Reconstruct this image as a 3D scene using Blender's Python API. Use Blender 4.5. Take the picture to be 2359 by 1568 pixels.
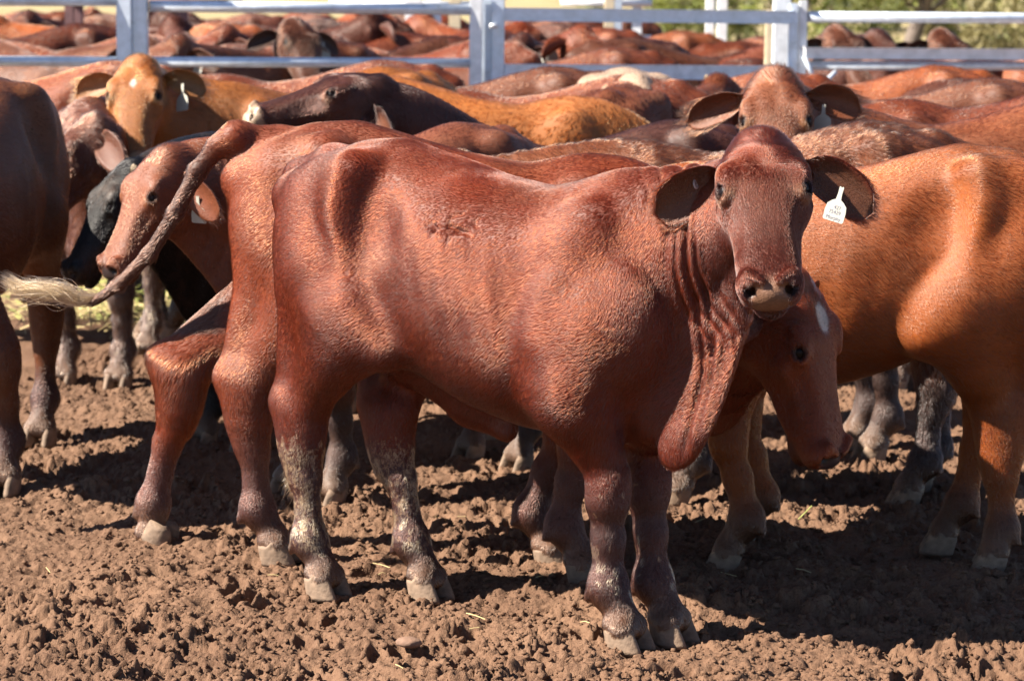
import bpy, bmesh, math, random, time
import numpy as np
from mathutils import Vector, Matrix

T0 = time.time()
for o in list(bpy.data.objects):
    bpy.data.objects.remove(o)
scene = bpy.context.scene
COL = scene.collection

# ------------------------------------------------------------------ camera
FOCAL, IMG_W, IMG_H = 85.0, 2358.0, 1568.0        # pixel maths on a 2358 x 1568 copy of the photograph
FPX = FOCAL / 36.0 * IMG_W
CAM = Vector((0, 0, 1.49))
PITCH = math.atan(712 / FPX)
ROLL = 0.0108
_r0, _f, _u0 = Vector((1, 0, 0)), Vector((0, math.cos(PITCH), -math.sin(PITCH))), Vector((0, math.sin(PITCH), math.cos(PITCH)))
C_RIGHT = _r0 * math.cos(ROLL) + _u0 * math.sin(ROLL)
C_UP = -_r0 * math.sin(ROLL) + _u0 * math.cos(ROLL)
C_FWD = _f
cam_data = bpy.data.cameras.new('camera')
cam = bpy.data.objects.new('camera', cam_data)
COL.objects.link(cam)
_m = Matrix((C_RIGHT, C_UP, -C_FWD)).transposed().to_4x4()
_m.translation = CAM
cam.matrix_world = _m
cam_data.lens = FOCAL
cam_data.sensor_width = 36.0
cam_data.clip_end = 3000
cam_data.dof.use_dof = True
cam_data.dof.focus_distance = 5.85
cam_data.dof.aperture_fstop = 5.6
scene.camera = cam


def ray(u, v):
    return C_FWD + C_RIGHT * ((u - IMG_W / 2) / FPX) - C_UP * ((v - IMG_H / 2) / FPX)


def at_depth(u, v, y):
    d = ray(u, v)
    return CAM + d * (y / d.y)


def on_ground(u, v, z=0.0):
    d = ray(u, v)
    return CAM + d * ((z - CAM.z) / d.z)


def project(p):
    q = Vector(p) - CAM
    w = q.dot(C_FWD)
    return (IMG_W / 2 + FPX * q.dot(C_RIGHT) / w, IMG_H / 2 - FPX * q.dot(C_UP) / w)


# ------------------------------------------------------------------ light
SUN_AZ = math.radians(12)      # how far the sun stands in front of the picture plane, to the camera's left
SUN_EL = math.radians(41)
sun_dir = Vector((-math.cos(SUN_AZ) * math.cos(SUN_EL), -math.sin(SUN_AZ) * math.cos(SUN_EL), math.sin(SUN_EL)))
sd = bpy.data.lights.new('sun', 'SUN')
sd.energy = 5.0
sd.angle = math.radians(0.5)
sd.color = (1.0, 0.91, 0.79)
sun = bpy.data.objects.new('sun', sd)
COL.objects.link(sun)
sun.rotation_euler = sun_dir.to_track_quat('Z', 'Y').to_euler()
sun.location = (-6, -3, 8)
world = bpy.data.worlds.new('World')
scene.world = world
world.use_nodes = True
wn, wl = world.node_tree.nodes, world.node_tree.links
bg = wn['Background']
sky = wn.new('ShaderNodeTexSky')
sky.sky_type = 'NISHITA'
sky.sun_disc = False
sky.sun_elevation = SUN_EL
sky.sun_rotation = math.atan2(sun_dir.x, sun_dir.y)
sky.air_density = 0.6
sky.dust_density = 0.2
wl.new(sky.outputs[0], bg.inputs[0])
bg.inputs[1].default_value = 0.05
scene.view_settings.view_transform = 'Standard'
scene.view_settings.look = 'None'
scene.view_settings.gamma = 1.0
scene.view_settings.exposure = 2.05
scene.cycles.use_denoising = True
scene.cycles.max_bounces = 4
scene.cycles.diffuse_bounces = 2
scene.cycles.glossy_bounces = 2
scene.cycles.transmission_bounces = 3
scene.cycles.transparent_max_bounces = 6

# ------------------------------------------------------------------ noise in numpy
def _hash(ix, iy, iz, seed):
    h = (ix.astype(np.int64) * 374761393 + iy.astype(np.int64) * 668265263 + iz.astype(np.int64) * 2147483647 + seed * 974634777) & 0xFFFFFFFF
    h = ((h ^ (h >> 13)) * 1274126177) & 0xFFFFFFFF
    h = ((h ^ (h >> 15)) * 2246822519) & 0xFFFFFFFF
    return ((h ^ (h >> 16)) & 0xFFFFFF).astype(np.float32) / 16777215.0


def vnoise(p, freq, seed=0):
    """smooth value noise, -1..1, on an (N,3) array"""
    q = np.asarray(p, np.float32) * freq
    i = np.floor(q).astype(np.int64)
    f = q - i
    f = f * f * (3 - 2 * f)
    out = 0
    for dx in (0, 1):
        wx = f[:, 0] if dx else 1 - f[:, 0]
        for dy in (0, 1):
            wy = f[:, 1] if dy else 1 - f[:, 1]
            for dz in (0, 1):
                wz = f[:, 2] if dz else 1 - f[:, 2]
                out = out + wx * wy * wz * _hash(i[:, 0] + dx, i[:, 1] + dy, i[:, 2] + dz, seed)
    return out * 2 - 1


def fbm(p, freq, octs=3, seed=0, gain=0.5):
    s, a = 0, 1.0
    for k in range(octs):
        s = s + a * vnoise(p, freq * 2 ** k, seed + 17 * k)
        a *= gain
    return s


def smooth01(x, a, b):
    t = np.clip((np.asarray(x) - a) / (b - a), 0, 1)
    return t * t * (3 - 2 * t)


# ------------------------------------------------------------------ small object helpers
def link(name, data, parent=None, loc=None, rot=None):
    o = bpy.data.objects.new(name, data)
    COL.objects.link(o)
    if parent is not None:
        o.parent = parent
    if loc is not None:
        o.location = loc
    if rot is not None:
        o.rotation_euler = rot
    return o


def tag(o, label, cat, group=None, kind=None):
    if label:
        o['label'] = label
    if cat:
        o['category'] = cat
    if group:
        o['group'] = group
    if kind:
        o['kind'] = kind
    return o


def mesh_np(name, verts, faces, mat=None, smooth=True):
    """faces: (N,4) or (N,3) int array"""
    me = bpy.data.meshes.new(name)
    verts = np.asarray(verts, np.float32)
    faces = np.asarray(faces, np.int32)
    k = faces.shape[1]
    me.vertices.add(len(verts))
    me.vertices.foreach_set('co', verts.ravel())
    me.loops.add(faces.size)
    me.loops.foreach_set('vertex_index', faces.ravel())
    me.polygons.add(len(faces))
    me.polygons.foreach_set('loop_start', np.arange(0, faces.size, k, dtype=np.int32))
    me.polygons.foreach_set('loop_total', np.full(len(faces), k, np.int32))
    if smooth:
        me.polygons.foreach_set('use_smooth', np.ones(len(faces), bool))
    me.update(calc_edges=True)
    if mat:
        me.materials.append(mat)
    return me


# ------------------------------------------------------------------ materials
def new_mat(name):
    m = bpy.data.materials.new(name)
    m.use_nodes = True
    nt = m.node_tree
    b = nt.nodes['Principled BSDF']
    return m, nt, nt.nodes, nt.links, b


def math_node(nt, op, a, b=None, clamp=False):
    n = nt.nodes.new('ShaderNodeMath')
    n.operation = op
    n.use_clamp = clamp
    for i, x in enumerate((a, b)):
        if x is None:
            continue
        if isinstance(x, (int, float)):
            n.inputs[i].default_value = x
        else:
            nt.links.new(x, n.inputs[i])
    return n.outputs[0]


def mix_col(nt, fac, a, b, mode='MIX'):
    n = nt.nodes.new('ShaderNodeMix')
    n.data_type = 'RGBA'
    n.blend_type = mode
    for sock, x in ((n.inputs[0], fac), (n.inputs[6], a), (n.inputs[7], b)):
        if isinstance(x, (int, float)):
            sock.default_value = x
        elif isinstance(x, tuple):
            sock.default_value = (*x, 1)
        else:
            nt.links.new(x, sock)
    return n.outputs[2]


def ramp(nt, x, stops):
    n = nt.nodes.new('ShaderNodeValToRGB')
    e = n.color_ramp.elements
    while len(e) < len(stops):
        e.new(0.5)
    for el, (pos, c) in zip(e, stops):
        el.position = pos
        el.color = (c, c, c, 1) if isinstance(c, (int, float)) else (*c, 1)
    nt.links.new(x, n.inputs[0])
    return n.outputs[0]


def noise(nt, vec, scale, detail=3, rough=0.55, out=0):
    n = nt.nodes.new('ShaderNodeTexNoise')
    n.inputs['Scale'].default_value = scale
    n.inputs['Detail'].default_value = detail
    n.inputs['Roughness'].default_value = rough
    if vec is not None:
        nt.links.new(vec, n.inputs['Vector'])
    return n.outputs[out]


def coords(nt, kind='Object'):
    return nt.nodes.new('ShaderNodeTexCoord').outputs[kind]


def mapping(nt, vec, scale=(1, 1, 1), rot=(0, 0, 0)):
    n = nt.nodes.new('ShaderNodeMapping')
    n.inputs['Scale'].default_value = scale
    n.inputs['Rotation'].default_value = rot
    nt.links.new(vec, n.inputs['Vector'])
    return n.outputs[0]


def bump(nt, height, strength, dist, normal=None):
    n = nt.nodes.new('ShaderNodeBump')
    n.inputs['Strength'].default_value = strength
    n.inputs['Distance'].default_value = dist
    nt.links.new(height, n.inputs['Height'])
    if normal is not None:
        nt.links.new(normal, n.inputs['Normal'])
    return n.outputs[0]


def make_coat_material():
    """coat: natural markings come from the per-vertex 'tint'; dried mud flakes where 'mud' is set"""
    m, nt, N, L, b = new_mat('cattle_coat')
    co = coords(nt)
    tint = N.new('ShaderNodeAttribute')
    tint.attribute_name = 'tint'
    mud = N.new('ShaderNodeAttribute')
    mud.attribute_name = 'mud'
    bare = N.new('ShaderNodeAttribute')
    bare.attribute_name = 'bare'
    inf = N.new('ShaderNodeObjectInfo')
    # strands: noise stretched along the lie of the hair (back and down)
    strand = noise(nt, mapping(nt, co, (38, 150, 300), (0, math.radians(38), 0)), 1.0, 2, 0.6)
    clump = noise(nt, mapping(nt, co, (9, 30, 42), (0, math.radians(38), 0)), 1.0, 3, 0.6)
    patch = noise(nt, co, 3.2, 3, 0.6)
    v = math_node(nt, 'ADD', math_node(nt, 'MULTIPLY', strand, 0.55), math_node(nt, 'MULTIPLY', clump, 0.45))
    v = math_node(nt, 'ADD', math_node(nt, 'MULTIPLY', v, 0.75), math_node(nt, 'MULTIPLY', patch, 0.5))
    shade = ramp(nt, v, [(0.3, 0.4), (0.6, 0.95), (0.85, 1.4)])
    col = mix_col(nt, 1.0, mix_col(nt, 1.0, tint.outputs['Color'], inf.outputs['Color'], 'MULTIPLY'), shade, 'MULTIPLY')
    # dust lying on the coat
    dust = ramp(nt, noise(nt, co, 5.0, 5, 0.7), [(0.5, 0.0), (0.8, 0.22)])
    col = mix_col(nt, dust, col, (0.20, 0.11, 0.065))
    # mud flakes
    vo = N.new('ShaderNodeTexVoronoi')
    vo.feature = 'DISTANCE_TO_EDGE'
    vo.inputs['Scale'].default_value = 112
    wob = mix_col(nt, 0.035, co, noise(nt, co, 40, 2, 0.5, 1), 'ADD')
    L.new(mapping(nt, wob, (1, 1, 0.62)), vo.inputs['Vector'])
    cell = N.new('ShaderNodeTexVoronoi')
    cell.inputs['Scale'].default_value = 112
    L.new(mapping(nt, wob, (1, 1, 0.62)), cell.inputs['Vector'])
    sep = N.new('ShaderNodeSeparateColor')
    L.new(cell.outputs['Color'], sep.inputs[0])
    pn = noise(nt, co, 16, 3, 0.6)
    thr = math_node(nt, 'ADD', math_node(nt, 'MULTIPLY', sep.outputs[0], 0.45), math_node(nt, 'MULTIPLY', pn, 0.9))
    on = math_node(nt, 'GREATER_THAN', math_node(nt, 'ADD', mud.outputs['Fac'], 0.0), thr)
    gap = ramp(nt, vo.outputs['Distance'], [(0.02, 0.0), (0.16, 0.85)])
    flake = math_node(nt, 'MULTIPLY', on, gap)
    mudcol = mix_col(nt, noise(nt, co, 90, 2), (0.16, 0.105, 0.065), (0.28, 0.20, 0.125))
    col = mix_col(nt, flake, col, mudcol)
    L.new(col, b.inputs['Base Color'])
    rough = math_node(nt, 'ADD', math_node(nt, 'MULTIPLY', strand, 0.25), math_node(nt, 'SUBTRACT', 0.46, math_node(nt, 'MULTIPLY', bare.outputs['Fac'], 0.16)))
    rough = math_node(nt, 'ADD', rough, math_node(nt, 'MULTIPLY', flake, 0.5), True)
    L.new(rough, b.inputs['Roughness'])
    b.inputs['Specular IOR Level'].default_value = 0.28
    b.inputs['Anisotropic'].default_value = 0.4
    b.inputs['Sheen Weight'].default_value = 0.0
    b.inputs['Sheen Roughness'].default_value = 0.4
    b.inputs['Sheen Tint'].default_value = (0.9, 0.75, 0.68, 1)
    h = math_node(nt, 'ADD', math_node(nt, 'MULTIPLY', strand, 0.5), math_node(nt, 'MULTIPLY', clump, 0.9))
    h = math_node(nt, 'ADD', h, math_node(nt, 'MULTIPLY', flake, 1.3))
    hs = math_node(nt, 'MULTIPLY', h, math_node(nt, 'SUBTRACT', 1.0, math_node(nt, 'MULTIPLY', bare.outputs['Fac'], 0.75)))
    peb = N.new('ShaderNodeTexVoronoi')
    peb.inputs['Scale'].default_value = 210
    L.new(co, peb.inputs['Vector'])
    hs = math_node(nt, 'ADD', hs, math_node(nt, 'MULTIPLY', math_node(nt, 'MULTIPLY', peb.outputs['Distance'], -0.5), bare.outputs['Fac']))
    L.new(bump(nt, hs, 0.25, 0.006), b.inputs['Normal'])
    return m


MAT = {}
MAT['coat'] = make_coat_material()


def plain(name, col, rough=0.5, metal=0.0, var=0.25, scale=20, bmp=0.0, bscale=80, coat=0.0, spec=0.5):
    m, nt, N, L, b = new_mat(name)
    co = coords(nt)
    n = noise(nt, co, scale, 4, 0.6)
    sh = ramp(nt, n, [(0.25, 1 - var), (0.75, 1 + var)])
    L.new(mix_col(nt, 1.0, col, sh, 'MULTIPLY'), b.inputs['Base Color'])
    b.inputs['Roughness'].default_value = rough
    b.inputs['Metallic'].default_value = metal
    b.inputs['Coat Weight'].default_value = coat
    b.inputs['Specular IOR Level'].default_value = spec
    if bmp:
        L.new(bump(nt, noise(nt, co, bscale, 4, 0.6), bmp, 0.004), b.inputs['Normal'])
    MAT[name] = m
    return m


plain('hoof_horn', (0.15, 0.10, 0.066), 0.8, var=0.5, scale=28, bmp=0.7, bscale=60)
plain('eye_ball', (0.005, 0.003, 0.003), 0.30, var=0.1, coat=0.0, spec=0.12)
plain('tag_plastic', (0.30, 0.292, 0.25), 0.45, var=0.08, scale=60)
plain('tag_ink', (0.03, 0.035, 0.09), 0.6)
plain('tag_button', (0.30, 0.31, 0.33), 0.4)
plain('horn_bud', (0.30, 0.23, 0.15), 0.6, var=0.4, scale=90, bmp=0.5)
# ------------------------------------------------------------------ signed-distance modelling of a body
def V3(p):
    return np.array(p, np.float32)


def unit(v):
    v = np.asarray(v, np.float64)
    return v / max(np.linalg.norm(v), 1e-9)


class Body:
    def __init__(self, lo, hi, h):
        self.lo, self.h = V3(lo), h
        n = [int(math.ceil((b - a) / h)) + 1 for a, b in zip(lo, hi)]
        self.ax = [np.float32(a + h * np.arange(k)) for a, k in zip(lo, n)]
        self.F = np.full(n, 0.25, np.float32)

    def _win(self, lo, hi):
        s = []
        for i in range(3):
            a = int(np.clip(math.floor((lo[i] - self.lo[i]) / self.h), 0, self.F.shape[i] - 1))
            b = int(np.clip(math.ceil((hi[i] - self.lo[i]) / self.h) + 1, a + 1, self.F.shape[i]))
            s.append(slice(a, b))
        return tuple(s)

    def _pts(self, s):
        return (self.ax[0][s[0]][:, None, None], self.ax[1][s[1]][None, :, None], self.ax[2][s[2]][None, None, :])

    def add(self, prim, k=0.03, cut=False):
        lo, hi, fn = prim
        s = self._win(V3(lo) - k - 2 * self.h, V3(hi) + k + 2 * self.h)
        d = fn(*self._pts(s))
        a = self.F[s]
        if cut:
            d = -d
            h = np.clip(0.5 - 0.5 * (d - a) / k, 0, 1)
            self.F[s] = d * (1 - h) + a * h + k * h * (1 - h)
        else:
            h = np.clip(0.5 + 0.5 * (d - a) / k, 0, 1)
            self.F[s] = d * (1 - h) + a * h - k * h * (1 - h)

    def extract(self, smooth_it=2):
        F = self.F
        S = F < 0
        nx, ny, nz = F.shape
        c = np.zeros((nx - 1, ny - 1, nz - 1), np.int8)
        for dx in (0, 1):
            for dy in (0, 1):
                for dz in (0, 1):
                    c += S[dx:nx - 1 + dx, dy:ny - 1 + dy, dz:nz - 1 + dz]
        act = np.argwhere((c > 0) & (c < 8))
        idx = np.full(c.shape, -1, np.int32)
        idx[act[:, 0], act[:, 1], act[:, 2]] = np.arange(len(act))
        cor = np.array([(i >> 2 & 1, i >> 1 & 1, i & 1) for i in range(8)])
        vals = np.stack([F[act[:, 0] + o[0], act[:, 1] + o[1], act[:, 2] + o[2]] for o in cor], 1)
        acc = np.zeros((len(act), 3), np.float32)
        cnt = np.zeros(len(act), np.float32)
        for i in range(8):
            for bit in (4, 2, 1):
                j = i | bit
                if j == i:
                    continue
                a, b = vals[:, i], vals[:, j]
                m = (a < 0) != (b < 0)
                t = np.where(m, a / np.where(m, a - b, 1), 0)
                p = cor[i] + t[:, None] * (cor[j] - cor[i])
                acc += np.where(m[:, None], p, 0)
                cnt += m
        V = (act + acc / cnt[:, None]) * self.h + self.lo
        quads = []
        for axis in range(3):
            sl0 = [slice(None)] * 3
            sl1 = [slice(None)] * 3
            sl0[axis] = slice(0, -1)
            sl1[axis] = slice(1, None)
            A, B = S[tuple(sl0)], S[tuple(sl1)]
            e = np.argwhere(A != B)
            o1, o2 = [(1, 2), (2, 0), (0, 1)][axis]
            ok = (e[:, o1] > 0) & (e[:, o2] > 0) & (e[:, o1] < F.shape[o1] - 1) & (e[:, o2] < F.shape[o2] - 1)
            e = e[ok]
            flip = A[e[:, 0], e[:, 1], e[:, 2]]
            q = []
            for d1, d2 in ((0, 0), (1, 0), (1, 1), (0, 1)):
                g = e.copy()
                g[:, o1] -= 1 - d1
                g[:, o2] -= 1 - d2
                q.append(idx[g[:, 0], g[:, 1], g[:, 2]])
            q = np.stack(q, 1)
            q[~flip] = q[~flip][:, ::-1]
            quads.append(q)
        Q = np.concatenate(quads)
        Q = Q[(Q >= 0).all(1)]
        for _ in range(smooth_it):
            for lam in (0.55, -0.57):
                V = V + lam * (lap_mean(V, Q) - V)
        return V.astype(np.float32), Q


def lap_mean(V, Q):
    n = len(V)
    s = np.zeros((n, 3), np.float64)
    c = np.bincount(Q.ravel(), minlength=n) * 2.0
    for a, b in ((0, 1), (1, 2), (2, 3), (3, 0)):
        for k in range(3):
            s[:, k] += np.bincount(Q[:, a], V[Q[:, b], k], n) + np.bincount(Q[:, b], V[Q[:, a], k], n)
    return s / np.maximum(c, 1)[:, None]


def vert_normals(V, Q):
    a = V[Q[:, 2]] - V[Q[:, 0]]
    b = V[Q[:, 3]] - V[Q[:, 1]]
    fn = np.cross(a, b)
    N = np.zeros_like(V, dtype=np.float64)
    for i in range(4):
        for k in range(3):
            N[:, k] += np.bincount(Q[:, i], fn[:, k], len(V))
    return N / np.maximum(np.linalg.norm(N, axis=1), 1e-12)[:, None]


def ell(c, r, rot=None):
    """ellipsoid; rot = 3x3 whose columns are its axes"""
    c, r = V3(c), V3(r)
    R = np.eye(3, dtype=np.float32) if rot is None else np.asarray(rot, np.float32)
    ext = np.sqrt(((R * r) ** 2).sum(1))

    def fn(X, Y, Z):
        x, y, z = X - c[0], Y - c[1], Z - c[2]
        k0 = k1 = 0
        for i in range(3):
            q = x * R[0, i] + y * R[1, i] + z * R[2, i]
            k0 = k0 + (q / r[i]) ** 2
            k1 = k1 + (q / r[i] ** 2) ** 2
        k0 = np.sqrt(k0)
        return k0 * (k0 - 1) / np.maximum(np.sqrt(k1), 1e-6)
    return c - ext, c + ext, fn


def cone(a, b, ra, rb, sq=None, fac=1.0):
    """round cone from a to b; flattened along direction sq to the fraction fac"""
    a, b = V3(a), V3(b)
    R = max(ra, rb)
    d = b - a
    L2 = max(float(d @ d), 1e-9)
    sqv = None if sq is None else V3(unit(sq))

    def fn(X, Y, Z):
        x, y, z = X - a[0], Y - a[1], Z - a[2]
        t = np.clip((x * d[0] + y * d[1] + z * d[2]) / L2, 0, 1)
        x, y, z = x - t * d[0], y - t * d[1], z - t * d[2]
        r = ra + (rb - ra) * t
        q = x * x + y * y + z * z
        if sqv is not None:
            w = x * sqv[0] + y * sqv[1] + z * sqv[2]
            q = q + w * w * (1 / fac ** 2 - 1)
        return np.sqrt(q) - r
    return np.minimum(a, b) - R, np.maximum(a, b) + R, fn


def loft(O, ax, ts, top, bot, wid, p=2.3, taper=0.0, ptop=None):
    """body lofted along ax[0]; ax = columns (along, side, up)"""
    O, A = V3(O), np.asarray(ax, np.float32)
    ts, top, bot, wid = map(lambda q: np.asarray(q, np.float32), (ts, top, bot, wid))
    fine = np.linspace(ts[0], ts[-1], 160).astype(np.float32)

    def sm(y):
        g = np.interp(fine, ts, y)
        ker = np.hanning(13)
        ker /= ker.sum()
        return np.convolve(np.pad(g, 6, mode='edge'), ker, 'valid').astype(np.float32)
    tf, bf, wf = sm(top), sm(bot), sm(wid)
    half = 0.5 * (ts[-1] - ts[0])
    cen = np.array([(t, s, n) for t in (ts[0], ts[-1]) for s in (-wid.max(), wid.max()) for n in (bot.min(), top.max())]) @ A.T + O

    def fn(X, Y, Z):
        x, y, z = X - O[0], Y - O[1], Z - O[2]
        t = x * A[0, 0] + y * A[1, 0] + z * A[2, 0]
        s = x * A[0, 1] + y * A[1, 1] + z * A[2, 1]
        n = x * A[0, 2] + y * A[1, 2] + z * A[2, 2]
        tt, bb, w = np.interp(t, fine, tf), np.interp(t, fine, bf), np.interp(t, fine, wf)
        c, hh = 0.5 * (tt + bb), np.maximum(0.5 * (tt - bb), 0.01)
        q = (n - c) / hh
        w = w * (1 + taper * np.clip(q, -1, 1))
        f = (np.abs(s / w) ** p + np.abs(q) ** p) ** (1 / p)
        d = (f - 1) * np.minimum(w, hh)
        over = np.maximum(ts[0] - t, t - ts[-1])
        return np.where(over > 0, np.sqrt(np.maximum(d, 0) ** 2 + over ** 2) + np.minimum(d, 0) * 0, np.maximum(d, over)).astype(np.float32)
    return cen.min(0), cen.max(0), fn


def bez(P, n):
    t = np.linspace(0, 1, n)[:, None]
    P = [np.asarray(p, float) for p in P]
    if len(P) == 3:
        return (1 - t) ** 2 * P[0] + 2 * t * (1 - t) * P[1] + t ** 2 * P[2]
    return (1 - t) ** 3 * P[0] + 3 * t * (1 - t) ** 2 * P[1] + 3 * t ** 2 * (1 - t) * P[2] + t ** 3 * P[3]


# ------------------------------------------------------------------ the animal
def head_axes(fwd, up):
    t = unit(fwd)
    n = np.asarray(up, float)
    n = unit(n - t * (n @ t))
    s = np.cross(n, t)
    return np.stack([t, s, n], 1)       # columns along, left side, face normal


def ear_mesh(O, axis, face, length=0.20, width=0.125, cup=0.75, nu=14, nv=11, thick=0.007, fold=0.0):
    """a leaf-shaped cupped ear: axis = root to tip, face = where the opening looks"""
    a = unit(axis)
    f = np.asarray(face, float)
    f = unit(f - a * (f @ a))
    w = np.cross(f, a)
    us = np.linspace(0, 1, nu)
    vs = np.linspace(-1, 1, nv)
    front, back, ins = [], [], []
    for u in us:
        x = (u - 0.52) / 0.48
        half = width * 0.5 * math.sqrt(max(1 - abs(x) ** 2.7, 0.0)) if u > 0.15 else 0.0
        half = max(half, np.interp(u, [0, 0.15, 0.25, 1.0], [0.024, 0.036, 0.03, 0.004]))
        c = cup * (1.15 - 0.75 * u)
        for v in vs:
            ang = v * c * 1.25
            lat = math.sin(ang) / max(c * 1.25, 1e-3) * half
            dep = (1 - math.cos(ang)) / max(c * 1.25, 1e-3) * half * 1.5
            sag = -0.035 * u * u * (1 if fold == 0 else fold)
            p = np.asarray(O) + a * (u * length) + w * lat + f * dep
            p = p + np.array([0, 0, sag])
            edge = min(1.0, (1 - abs(v)) * 3 + 0.25) * min(1.0, (1 - u) * 5 + 0.3)
            front.append(p + f * thick * 0.5 * edge)
            back.append(p - f * thick * 1.2 * edge)
            ins.append((u, v))
    n = nu * nv
    V = np.array(front + back)
    Q = []
    for i in range(nu - 1):
        for j in range(nv - 1):
            k = i * nv + j
            Q.append((k, k + nv, k + nv + 1, k + 1))
            Q.append((n + k, n + k + 1, n + k + nv + 1, n + k + nv))
    rim = [j for j in range(nv)] + [i * nv + nv - 1 for i in range(1, nu)] + [(nu - 1) * nv + j for j in range(nv - 2, -1, -1)] + [i * nv for i in range(nu - 2, 0, -1)]
    for i in range(len(rim)):
        a1, b1 = rim[i], rim[(i + 1) % len(rim)]
        Q.append((a1, b1, n + b1, n + a1))
    inner = np.array([1.0] * n + [0.0] * n)
    uv = np.array(ins + ins)
    return V, np.array(Q)[:, ::-1], inner, uv


def default_pose():
    return dict(
        legs={'hl': (-0.46, 0.135), 'hr': (-0.50, -0.135), 'fl': (0.44, 0.12), 'fr': (0.40, -0.12)},
        over={}, poll=(0.98, 0.0, 1.22), head_dir=(0.62, 0, -0.78), head_up=(0.78, 0, 0.62),
        tail=[(-0.59, 0, 1.09), (-0.645, 0, 1.0), (-0.65, 0, 0.8), (-0.63, 0, 0.55), (-0.63, 0.0, 0.45)],
        dewlap=None, ears=((0.0, 0.0), (0.0, 0.0)), belly=0.0, fat=1.0, sheath=0.0, hump=0.0, head_scale=1.0)


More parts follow.
